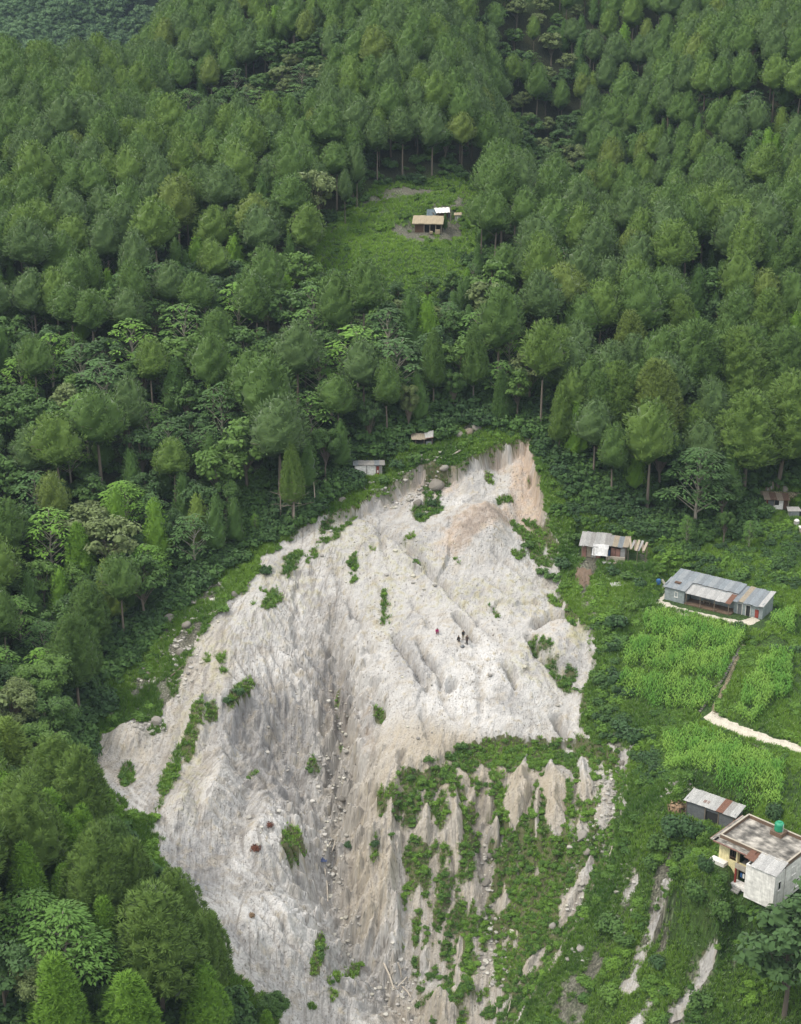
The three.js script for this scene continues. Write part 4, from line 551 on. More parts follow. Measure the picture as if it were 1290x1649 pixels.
{
  const count = { pine: 0, cone: 0, broad: 0, tier: 0 }, rest = {}, alike = {};
  trees.sort((a, b) => (b.label ? 1 : 0) - (a.label ? 1 : 0) || b.z - a.z);
  for (const t of trees) {
    const K = KINDS[t.kind], near = t.near || t.z > -205 ? 1 : 0, list = near ? K.near : K.far, shape = Math.floor(R6() * list.length), turn = R6() * 6.2832, y = height(t.x, t.z) - 0.15;
    const outside = Math.abs(t.x) > -t.z * 0.262 + 4 || t.z < -470;
    if (count[t.kind] >= 300 || outside) { const key = t.kind + '/' + shape % 2 + '/' + t.tint; (rest[key] ??= []).push([t.x, y, t.z, turn, t.s * t.wide, t.s]); continue; }
    count[t.kind]++;
    const o = makeTree(t.kind, shape, t.tint, near); o.name = numbered(K.name); o.position.set(t.x, y, t.z); o.rotation.set(0, turn, t.lean || 0); o.scale.set(t.s * t.wide, t.s, t.s * t.wide);
    const size = t.s * K.H > 1.13 * (K.H + 0.5) ? 'big ' : t.s * K.H < 0.72 * K.H ? 'small ' : '', zone = zoneOf(t.x, t.z);
    if (t.label) tag(o, t.label, K.category); else { tag(o, size + K.tints[t.tint][0] + ' ' + K.word, K.category, K.word.replace(/pine|tree/, '$&s') + ' ' + zone); (alike[o.userData.label + zone] ??= []).push([o, t.x / t.z, zone]); }
    scene.add(o);
  }
  const ones = ['', 'first', 'second', 'third', 'fourth', 'fifth', 'sixth', 'seventh', 'eighth', 'ninth', 'tenth', 'eleventh', 'twelfth', 'thirteenth', 'fourteenth', 'fifteenth', 'sixteenth', 'seventeenth', 'eighteenth', 'nineteenth', 'twentieth'], nth = (i) => (i === 0 ? 'leftmost' : (i < 20 ? ones[i + 1] : (i < 30 ? 'twenty-' : 'thirty-') + ones[(i + 1) % 10 || 10]) + ' from left');
  for (const list of Object.values(alike)) { list.sort((a, b) => b[1] - a[1]); list.forEach(([o, , zone], i) => { o.userData.label += (list.length > 1 ? ', ' + (i === list.length - 1 && i ? 'rightmost' : nth(i)) + ',' : '') + ' ' + zone; }); }
  const words = { pine: 'pines', cone: 'pointed pines', broad: 'broadleaf trees', tier: 'feathery trees' };
  for (const [key, list] of Object.entries(rest)) { // what lies beyond the counted ones
    const [kind, shape, tint] = key.split('/'), K = KINDS[kind], s = K.far[+shape], paint = (g, c) => { const n = g.getAttribute('position').count, a = new Float32Array(n * 3); for (let i = 0; i < n; i++) a.set(c, i * 3); const o = new THREE.BufferGeometry(); const q = g.index ? g.toNonIndexed() : g; const n2 = q.getAttribute('position').count, a2 = new Float32Array(n2 * 3); for (let i = 0; i < n2; i++) a2.set(c, i * 3); o.setAttribute('position', q.getAttribute('position')); o.setAttribute('normal', q.getAttribute('normal')); o.setAttribute('color', new THREE.BufferAttribute(a2, 3)); return o; };
    const c = K.tints[tint][1].color, m = leafMat(1, 1, 1, 0.3); m.vertexColors = true;
    stuff('distant_' + K.name, mergeGeometries([paint(s.crown, [c.r, c.g, c.b]), paint(s.trunk, [0.15, 0.125, 0.1])]), m, list, K.tints[tint][0] + ' ' + words[kind] + ' of the farthest forest along the top edge', 'forest');
  }
  console.log('trees', JSON.stringify(count), 'rest', Object.values(rest).reduce((a, b) => a + b.length, 0));
}

// ---------------------------------------------------------------- undergrowth, grass, maize
const R7 = rng(707), openGround = (x, z) => signed(x, z, forestEdge) < 1.5;
const shrubMats = [leafMat(0.055, 0.115, 0.04), leafMat(0.085, 0.165, 0.04), leafMat(0.12, 0.22, 0.04)];
const keepOut = []; // [x, z, turn, half length, half depth] of houses, yards, paths
const walks = [[[[1140, 1152], [1165, 1166], [1195, 1178], [1230, 1190], [1262, 1200], [1320, 1218]], 1.2], [[[1198, 1040], [1185, 1065], [1172, 1095], [1160, 1120], [1150, 1140], [1150, 1156]], 0.5], [[[1062, 968], [1072, 958], [1074, 945], [1066, 935]], 0.6], [[[1215, 792], [1250, 797], [1310, 797]], 0.5], [[[1262, 1040], [1240, 1036], [1215, 1042]], 0.8]].map(([l, w]) => [onMap(l), w]);
const blocked = (x, z, m = 0.3) => { for (const [l, w] of walks) if (segDist(x, z, l)[0] < w + m * 0.4) return true; for (const [px, pz, t, a, b] of keepOut) { const c = Math.cos(t), s = Math.sin(t), dx = x - px, dz = z - pz; if (Math.abs(dx * c - dz * s) < a + m && Math.abs(dx * s + dz * c) < b + m) return true; } return false; };
const bushShapes = [91, 92, 93, 94].map((s) => bushOf(s, { R: 1, lobes: 7, leaves: 34, size: 0.23 })), nearBush = [95, 96].map((s) => bushOf(s, { R: 1, lobes: 12, leaves: 36, size: 0.17 }));
const shrubs = [ // [foot u, v, radius in metres, height factor, tone, label]
  [992, 1012, 2.0, 1.1, 0, 'dark shrub at the upper left corner of the maize field'], [1018, 985, 1.4, 1.2, 2, 'bright leafy shrub left of the metal house yard'], [985, 1048, 1.5, 1.1, 0, 'dark shrub on the right rim of the slide beside the maize'], [990, 1100, 1.8, 1.1, 0, 'blue-green conifer-like shrub left of the middle maize plot'], [1012, 1120, 1.2, 1.0, 0, 'small dark shrub right of the blue-green shrub'],
  [1000, 1175, 1.7, 1.0, 0, 'dark shrub below the maize at the rim of the slide, leftmost of three'], [1028, 1195, 2.1, 1.0, 0, 'dark shrub below the maize at the rim, middle of three'], [1042, 1228, 1.6, 1.0, 0, 'dark shrub below the maize at the rim, lowest of three'], [975, 1150, 1.4, 1.0, 1, 'green shrub on the right edge of the pale slab'], [1190, 1018, 1.2, 1.3, 0, 'dark round bush beside the right end of the metal house'],
  [1248, 1046, 1.1, 0.9, 0, 'dark bush on the grass beside the footpath'], [1278, 1052, 1.2, 1.0, 0, 'dark bush at the right edge above the lower path'], [1212, 1030, 0.8, 0.8, 0, 'low brown-green bush on the grass right of the path'], [1080, 1345, 2.0, 1.2, 0, 'large dark bush in front of the tin shed, left'], [1110, 1352, 1.9, 1.3, 0, 'dark bush in front of the tin shed, right'], [1062, 1368, 1.6, 1.0, 1, 'bush left of the dark bushes by the tin shed'],
  [1132, 1365, 1.2, 1.8, 2, 'bright upright bush between the tin shed and the house'], [1135, 1405, 1.1, 1.9, 0, 'dark small tree-like bush beside the yellow wall'], [1100, 1385, 1.3, 1.1, 1, 'green bush downhill of the dark bushes'], [1118, 1455, 1.7, 1.4, 1, 'leafy bush below the house yard, upper'], [1158, 1480, 1.6, 1.3, 1, 'leafy bush below the house yard, lower'], [1165, 1420, 0.9, 1.2, 1, 'small bush at the foot of the yellow wall'],
  [1248, 1318, 1.3, 1.5, 0, 'dark bush behind the house roof'], [1192, 1290, 1.2, 0.8, 1, 'bush between the tin shed and the maize'], [985, 1500, 2.0, 0.9, 1, 'large low bush on the lower right slope'], [1005, 1520, 1.5, 0.9, 1, 'second low bush on the lower right slope'], [980, 1610, 1.7, 1.0, 2, 'bright light green bush near the bottom edge'], [1050, 1395, 1.4, 1.0, 1, 'bush on the slope left of the house'],
  [1060, 1560, 1.5, 0.9, 0, 'dark bush among grass on the lower right slope'], [1130, 1620, 1.6, 1.0, 1, 'bush near the bottom edge left of the dark corner tree'], [1085, 1605, 1.1, 1.0, 2, 'small bright bush near the bottom edge right of centre'],
  [872, 925, 1.3, 0.8, 1, 'bush on the right side of the slide below the shack'], [905, 912, 1.6, 0.8, 0, 'dark bush left of the earth heap'], [890, 935, 1.5, 0.8, 1, 'leafy bush below the dark bush by the earth heap'], [850, 880, 1.2, 0.8, 1, 'bush on the slide left of the shack'], [985, 925, 1.6, 0.8, 0, 'dark hedge-like bush below the shack, left'], [1010, 932, 1.5, 0.8, 1, 'bush below the shack, right'], [1030, 945, 1.2, 1.1, 0, 'bush between the shack and the metal house'],
  [695, 815, 0.9, 1.2, 0, 'small dark bush high in the upper gully of the slide'], [678, 835, 1.0, 0.9, 0, 'bush in the middle of the upper slide'], [385, 1118, 1.2, 0.8, 0, 'dark bush on the left crest of the slide'], [370, 1130, 1.0, 0.8, 0, 'second dark bush on the left crest of the slide'], [560, 1365, 0.7, 0.9, 0, 'small dark bush beside the main gully'], [500, 1245, 0.8, 1.0, 1, 'small bush in the bowl of the slide'], [605, 1370, 0.7, 1.2, 0, 'small bush on the tan wall right of the gully'], [515, 1545, 1.0, 1.0, 1, 'bush on the lower mound of the slide'],
  [428, 925, 1.1, 1.2, 0, 'grey-green conifer-like bush on the left rim'], [352, 880, 1.3, 1.2, 1, 'bush at the left forest edge above the rocks'], [325, 905, 1.3, 1.0, 0, 'dark bush at the left forest edge above the rocks'], [690, 1225, 1.0, 0.7, 1, 'bush under the lip of the pale slab, left'], [740, 1205, 1.0, 0.7, 1, 'bush under the lip of the pale slab, middle'], [660, 1255, 0.9, 0.8, 1, 'bush hanging at the left corner of the slab lip'], [680, 1262, 0.9, 0.8, 2, 'bright bush below the left corner of the slab lip'],
  [668, 745, 1.7, 0.8, 1, 'bush on the left brink of the slide head'], [640, 755, 1.6, 0.9, 0, 'dark bush right of the white hut'], [620, 775, 1.4, 0.7, 1, 'bush at the foot of the white hut'], [560, 790, 1.5, 0.7, 1, 'bush in front of the white hut, left'], [540, 760, 1.6, 1.1, 0, 'dark bush left of the white hut'], [730, 700, 1.4, 0.8, 1, 'bush right of the small shack above the slide'], [925, 870, 1.4, 0.8, 1, 'bush on the bank left of the shack'],
];
for (const [u, v, r, h, tone, label] of shrubs) { const p = ground(u, v), near = v > 1250, o = new THREE.Mesh((near ? nearBush : bushShapes)[Math.floor(R7() * (near ? 2 : 4))], shrubMats[tone]); o.name = numbered('shrub'); o.position.set(p[0], p[1] - 0.15, p[2]); o.rotation.y = R7() * 6.28; o.scale.set(r, r * h, r); o.castShadow = o.receiveShadow = true; tag(o, label, 'shrub'); scene.add(o); }
{
  const k = (s, x, z, a, b) => { const [px, pz] = local(s, x, z); keepOut.push([px, pz, s.turn, a, b]); };
  k(sites.house, 5.6, -2.6, 6.2, 4.4); k(sites.shed, 3.6, -1.2, 3.8, 1.5); k(sites.metal, 8.6, 0.3, 9.2, 4.4); k(sites.shack, 5.2, -1.4, 5.8, 2.2); k(sites.hut, 2.4, -1.2, 2.8, 1.6); k(sites.cabin, 1.5, -1, 1.8, 1.2); k(sites.open, 2.4, -1.2, 2.8, 1.5); k(sites.tarp, 2, -1, 2.2, 1.3); k(sites.edgeHut, 2.2, -1.1, 2.4, 1.5); k(sites.edgeShed, 1, -0.8, 1.2, 1);
}

const instMat = (th = 0.3) => leafMat(1, 1, 1, th);
{
  const under = [], low = [], grass = [], weeds = [], fern = [];
  const bushTone = (i, x, z) => { const t = clamp(0.5 + noise(x * 0.13, z * 0.13) * 1.1 + (hash(i, 7) - 0.5) * 0.7); return [lerp(0.06, 0.14, t), lerp(0.13, 0.26, t), lerp(0.028, 0.035, t)]; };
  const darkTone = (i, x, z) => { const t = clamp(0.4 + noise(x * 0.13, z * 0.13) * 1.1 + (hash(i, 7) - 0.5) * 0.6); return [lerp(0.04, 0.085, t), lerp(0.085, 0.17, t), lerp(0.03, 0.04, t)]; };
  const grassTone = (i, x, z) => { const t = clamp((z < -305 ? 0.95 : x > 28 ? 0.72 : 0.62) + fbm(x * 0.09, z * 0.09, 3) * 1.1 + (hash(i, 3) - 0.5) * 0.5); return [lerp(0.075, 0.21, t), lerp(0.19, 0.37, t), lerp(0.025, 0.042, t)]; };
  for (let n = 0; n < 90000; n++) { // the forest floor and its edges
    const z = -lerp(135, 455, R7()), x = (R7() * 2 - 1) * Math.min(130, -z * 0.262 + 16); if (under.length > 8500) break;
    if (z > -262 && x > FX0 && x < 60 && atFine(inScar, x, z) > -0.5) continue;
    const e = signed(x, z, forestEdge); if (e < -2.5 || signed(x, z, meadowEdge) > 0.5 || blocked(x, z, 1)) continue;
    const edge = e < 14 ? 1 : 0.28; if (R7() > edge) continue;
    const s = e < 14 ? 0.9 + R7() * 1.4 : 0.8 + R7() * 1.3; under.push([x, height(x, z) - 0.2, z, R7() * 6.28, s, s * (0.7 + 0.5 * R7())]);
  }
  const bank = onMap([[872, 722], [905, 745], [960, 795], [1020, 838], [1100, 850], [1200, 845], [1310, 850], [1310, 945], [1250, 950], [1130, 925], [1060, 905], [1050, 880], [985, 862], [930, 862], [890, 830]]), rim = onMap([[945, 1000], [985, 985], [1000, 1030], [1000, 1130], [1060, 1200], [1075, 1260], [1040, 1270], [1010, 1215], [950, 1180], [962, 1080]]), bushy = [];
  for (let n = 0; n < 9000; n++) { const z = -lerp(186, 275, R7()), x = lerp(18, 75, R7()), b = inside(x, z, bank), m = inside(x, z, rim); if (!b && !m || blocked(x, z, 0.8) || atFine(inScar, x, z) > -0.5 || R7() > (b ? 0.42 : 0.5) + noise(x * 0.2, z * 0.2) * 0.7) continue; const s = 0.5 + R7() * 0.9; bushy.push([x, height(x, z) - 0.15, z, R7() * 6.28, s, s * (0.6 + 0.5 * R7())]); }
  const inField = (x, z) => fields.some((f) => inside(x, z, f));
  for (let n = 0; n < 380000; n++) { // open slopes: grass, and bushes that run together
    const z = -lerp(150, 285, R7()), x = lerp(-64, 92, R7()); if (Math.abs(x) > -z * 0.262 + 15) continue;
    const on = atFine(inScar, x, z), v = atFine(veg, x, z), q = R7(); if (on > 0 ? v < 0.45 || q > 0.55 : v < 0.35) continue;
    if (!openGround(x, z) || blocked(x, z)) continue;
    const f = inField(x, z), y = height(x, z), g = slopeAt(x, z)[2], clump = noise(x * 0.16 + 50, z * 0.16) + noise(x * 0.5, z * 0.5) * 0.5;
    if (f) { if (q < 0.2) grass.push([x, y, z, R7() * 6.28, 0.5 + R7() * 0.3]); continue; }
    if (on > 0) { if (q < (inBad[locate(zs, z) * NX + locate(xs, x)] > 0 ? 0.1 : 0.03)) low.push([x, y - 0.1, z, R7() * 6.28, 0.3 + R7() * 0.45, 0.25 + R7() * 0.35]); else weeds.push([x, y, z, R7() * 6.28, 0.35 + R7() * 0.45, 0.3 + R7() * 0.4]); continue; }
    if (clump > 0.12 && q < 0.075 && z < -160) low.push([x, y - 0.15, z, R7() * 6.28, 0.45 + R7() * 0.8, 0.35 + R7() * 0.6]); else if (q < 0.62) grass.push([x, y, z, R7() * 6.28, 0.5 + R7() * 0.55, (0.4 + R7() * 0.5) * (1 + clump * 0.5)]);
  }
  for (let n = 0; n < 9000; n++) { const x = lerp(-22, 24, R7()), z = -lerp(310, 366, R7()), m = signed(x, z, meadowEdge); if (m < -1 || blocked(x, z) || veg[locate(zs, z) * NX + locate(xs, x)] < 0.4) continue; const q = R7(); if (q < 0.05 && noise(x * 0.2, z * 0.2) > 0) low.push([x, height(x, z) - 0.1, z, 0, 0.5 + R7() * 0.6]); else grass.push([x, height(x, z), z, R7() * 6.28, 0.6 + R7() * 0.4, 0.45 + 0.3 * R7()]); }
  stuff('undergrowth', bushShapes[0], instMat(), under, 'dark bushes growing under and along the edge of the forest', 'undergrowth', darkTone);
  stuff('bank_bushes', bushShapes[1], instMat(), bushy, 'dense mixed bushes on the bank behind the shack and metal house and along the slide rim', 'bushes', (i, x, z) => (hash(i, 11) < 0.5 ? darkTone : bushTone)(i, x, z));
  stuff('low_bushes', bushShapes[2], instMat(), low, 'low green bushes running together on the open slopes and the slide', 'bushes', bushTone);
  stuff('grass', grassTuft(5, 11, 0.85, 0.34, 0.055), instMat(0.4), grass, 'long green grass on the open slopes, terraces and meadow', 'grass', grassTone);
  stuff('weeds', grassTuft(6, 10, 0.9, 0.4, 0.06), instMat(0.4), weeds, 'green weeds growing in patches on the bare slide', 'weeds', grassTone);
  // maize, plot by plot
  const r = rng(9), L = new Leaves(); for (let i = 0; i < 10; i++) { const a = i * 2.4, h = 0.35 + i * 0.15, l = 0.75 - 0.03 * i, c = Math.cos(a), s = Math.sin(a), w = 0.085; L.quad([s * w * 0.4, h, -c * w * 0.4], [-s * w * 0.4, h, c * w * 0.4], [c * l * 0.5 - s * w, h + 0.42, s * l * 0.5 + c * w], [c * l * 0.5 + s * w, h + 0.42, s * l * 0.5 - c * w], V(0, 1, 0)); L.quad([c * l * 0.5 + s * w, h + 0.42, s * l * 0.5 - c * w], [c * l * 0.5 - s * w, h + 0.42, s * l * 0.5 + c * w], [c * l, h + 0.15, s * l], [c * l, h + 0.14, s * l], V(0, 1, 0)); }
  L.quad([0.02, 0, 0], [-0.02, 0, 0], [-0.01, 2, 0], [0.01, 2, 0], V(0, 0.3, 1));
  const maize = L.build(), where = ['in the plot below the metal house', 'in the second plot below the metal house', 'in the lowest small plot left of the path', 'in the plot between the footpath and the right edge', 'right of the metal house, at the right edge', 'on the long terrace above the tin shed'];
  fields.forEach((f, i) => {
    const list = []; let x0 = 1e9, x1 = -1e9, z0 = 1e9, z1 = -1e9; for (const [x, z] of f) { x0 = Math.min(x0, x); x1 = Math.max(x1, x); z0 = Math.min(z0, z); z1 = Math.max(z1, z); }
    for (let z = z0; z < z1; z += 0.7) for (let x = x0; x < x1; x += 0.5) { const a = x + (R7() - 0.5) * 0.35, b = z + (R7() - 0.5) * 0.25; if (signed(a, b, f) < 0.2 + noise(a * 0.3, b * 0.3) || blocked(a, b) || R7() < 0.1 || noise(a * 0.4 + 60, b * 0.4) > 0.42 || a > -b * 0.262 + 3) continue; const s = 0.85 + R7() * 0.3 + noise(a * 0.35, b * 0.35) * 0.55; list.push([a, height(a, b) - 0.05, b, R7() * 6.28, 1, s, (R7() - 0.5) * 0.2, (R7() - 0.5) * 0.2]); }
    stuff('maize', maize, instMat(0.45), list, 'bright green maize crop ' + where[i], 'maize', (k, x, z) => { const t = clamp(0.5 + noise(x * 0.25, z * 0.25) * 1.3 + (hash(k, 2) - 0.5) * 0.8); return [lerp(0.11, 0.215, t), lerp(0.27, 0.37, t), lerp(0.035, 0.06, t)]; });
  });
  console.log('cover', under.length, low.length, grass.length, weeds.length);
}

// ---------------------------------------------------------------- buildings
const wearData = new Uint8Array(256 * 256 * 4); for (let j = 0; j < 256; j++) for (let i = 0; i < 256; i++) { const n = fbm(i * 0.02, j * 0.035, 4) + fbm(i * 0.11, j * 0.012, 2) * 0.5, v = clamp(0.9 + n * 0.16 + (hash(i, j) - 0.5) * 0.05), p = (j * 256 + i) * 4; wearData[p] = 255 * v; wearData[p + 1] = 252 * v; wearData[p + 2] = 245 * v; wearData[p + 3] = 255; }
const wear = canvasTex(256, 256, wearData, true, true);
const slabData = new Uint8Array(256 * 256 * 4); for (let j = 0; j < 256; j++) for (let i = 0; i < 256; i++) { const n = fbm(i * 0.025, j * 0.025, 5), v = clamp(0.68 + n * 0.55 + (hash(i, j + 900) - 0.5) * 0.14, 0.2), p = (j * 256 + i) * 4; slabData[p] = 255 * v; slabData[p + 1] = 250 * v; slabData[p + 2] = 242 * v; slabData[p + 3] = 255; }
const slabTex = canvasTex(256, 256, slabData, true, true);
const mat = (r, g, b, roughness = 0.9, metalness = 0, map = wear) => new THREE.MeshStandardMaterial({ color: new THREE.Color().setRGB(r, g, b), roughness, metalness, map });
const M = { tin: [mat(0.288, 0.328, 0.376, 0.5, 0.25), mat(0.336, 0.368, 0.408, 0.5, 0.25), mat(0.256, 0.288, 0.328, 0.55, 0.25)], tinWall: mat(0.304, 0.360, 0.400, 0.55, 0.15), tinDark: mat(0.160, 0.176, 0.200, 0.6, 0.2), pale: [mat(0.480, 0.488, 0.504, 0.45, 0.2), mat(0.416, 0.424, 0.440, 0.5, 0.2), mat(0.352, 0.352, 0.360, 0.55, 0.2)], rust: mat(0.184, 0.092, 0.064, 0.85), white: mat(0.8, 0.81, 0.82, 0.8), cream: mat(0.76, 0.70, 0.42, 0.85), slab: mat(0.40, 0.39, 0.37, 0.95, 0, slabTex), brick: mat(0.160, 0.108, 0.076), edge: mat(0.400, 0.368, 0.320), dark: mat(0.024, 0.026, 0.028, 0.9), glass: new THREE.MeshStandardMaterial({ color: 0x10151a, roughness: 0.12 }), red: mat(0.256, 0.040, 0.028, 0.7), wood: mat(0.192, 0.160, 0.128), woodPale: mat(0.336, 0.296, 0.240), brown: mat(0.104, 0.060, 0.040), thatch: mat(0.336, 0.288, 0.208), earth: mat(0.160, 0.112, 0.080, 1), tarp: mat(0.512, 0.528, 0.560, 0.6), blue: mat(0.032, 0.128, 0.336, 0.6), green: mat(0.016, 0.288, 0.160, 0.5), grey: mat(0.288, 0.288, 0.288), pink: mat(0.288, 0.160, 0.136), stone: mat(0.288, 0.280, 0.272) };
const bx = (w, h, d, x, y, z, rx = 0, ry = 0, rz = 0) => { const g = new THREE.BoxGeometry(w, h, d); if (rx) g.rotateX(rx); if (rz) g.rotateZ(rz); if (ry) g.rotateY(ry); g.translate(x, y, z); return g; };
const join = (list) => mergeGeometries(list.map((g) => (g.index ? g.toNonIndexed() : g)).map((g) => { const o = new THREE.BufferGeometry(); for (const a of ['position', 'normal', 'uv']) if (g.getAttribute(a)) o.setAttribute(a, g.getAttribute(a)); if (!o.getAttribute('uv')) o.setAttribute('uv', new THREE.BufferAttribute(new Float32Array(o.getAttribute('position').count * 2), 2)); return o; }));
const rod = (a, b, r, r2 = r, seg = 6) => { const A = V(...a), B = V(...b), d = B.clone().sub(A), g = new THREE.CylinderGeometry(r2, r, d.length(), seg); g.applyQuaternion(new THREE.Quaternion().setFromUnitVectors(V(0, 1, 0), d.normalize())); const m = A.add(B).multiplyScalar(0.5); g.translate(m.x, m.y, m.z); return g; };
function ribbed(a, b, c, d, ribs = 5, h = 0.035) { // a corrugated sheet; a-b is the upper edge, d-c the lower
  const A = V(...a), B = V(...b), Cc = V(...c), D = V(...d), n = B.clone().sub(A).cross(D.clone().sub(A)).normalize(); if (n.y < 0) n.negate(); const cols = ribs * 4, p = [], uv = [], id = [];
  for (const low of [0, 1]) for (let i = 0; i <= cols; i++) { const t = i / cols, q = (low ? D.clone().lerp(Cc, t) : A.clone().lerp(B, t)).addScaledVector(n, [-h, 0, h, 0][i % 4]); p.push(q.x, q.y, q.z); uv.push(t, low); }
  for (const off of [0, 1]) for (let i = 0, base = off * (cols + 1) * 2; i < cols; i++) { const e = base + i, f = e + cols + 1; off ? id.push(e, e + 1, f, e + 1, f + 1, f) : id.push(e, f, e + 1, e + 1, f, f + 1); }
  const top = p.slice(); for (let i = 0; i < top.length; i += 3) p.push(top[i] - n.x * 0.02, top[i + 1] - n.y * 0.02, top[i + 2] - n.z * 0.02); uv.push(...uv.slice());
  const g = new THREE.BufferGeometry(); g.setAttribute('position', new THREE.Float32BufferAttribute(p, 3)); g.setAttribute('uv', new THREE.Float32BufferAttribute(uv, 2)); g.setIndex(id); const o = g.toNonIndexed(); o.computeVertexNormals(); return o;
}
function tinRoof(parent, x0, x1, zTop, yTop, zLow, yLow, n, pick, seed = 1, jut = 0.12, name = 'roof_sheet') { // sheets side by side, overlapping a little
  const r = rng(seed); for (let i = 0; i < n; i++) { const a = lerp(x0, x1, i / n) - 0.04, b = lerp(x0, x1, (i + 1) / n) + 0.04, lift = (i % 2) * 0.035 + 0.012 * r(), e = (r() - 0.5) * jut, tw = (r() - 0.5) * jut * 0.4; part(name, ribbed([a, yTop + lift, zTop + e * 0.5], [b, yTop + lift + tw, zTop + e * 0.5], [b, yLow + lift + tw, zLow + e], [a, yLow + lift, zLow + e]), pick(i, r()), parent); }
}
function windowIn(parent, w, h, x, y, z, ry = 0, frame = M.white, bars = 1, name = 'window') { const W = part(name, join([bx(w + 0.14, 0.08, 0.09, 0, h / 2 + 0.03, 0), bx(w + 0.2, 0.09, 0.16, 0, -h / 2 - 0.04, 0.03), bx(0.07, h - 0.02, 0.09, -w / 2 - 0.03, 0, 0), bx(0.07, h - 0.02, 0.09, w / 2 + 0.03, 0, 0), ...[...Array(bars)].map((_, i) => bx(0.045, h - 0.03, 0.06, lerp(-w / 2, w / 2, (i + 1) / (bars + 1)), 0, 0.002))]), frame, parent); W.position.set(x, y, z); W.rotation.y = ry; part('pane', bx(w, h, 0.03, 0, 0, -0.02), M.glass, W); return W; }
const put = (key, name, label, category, group) => { const s = sites[key]; return thing(name, label, category, [s.x, s.y, s.z], s.turn, group); };

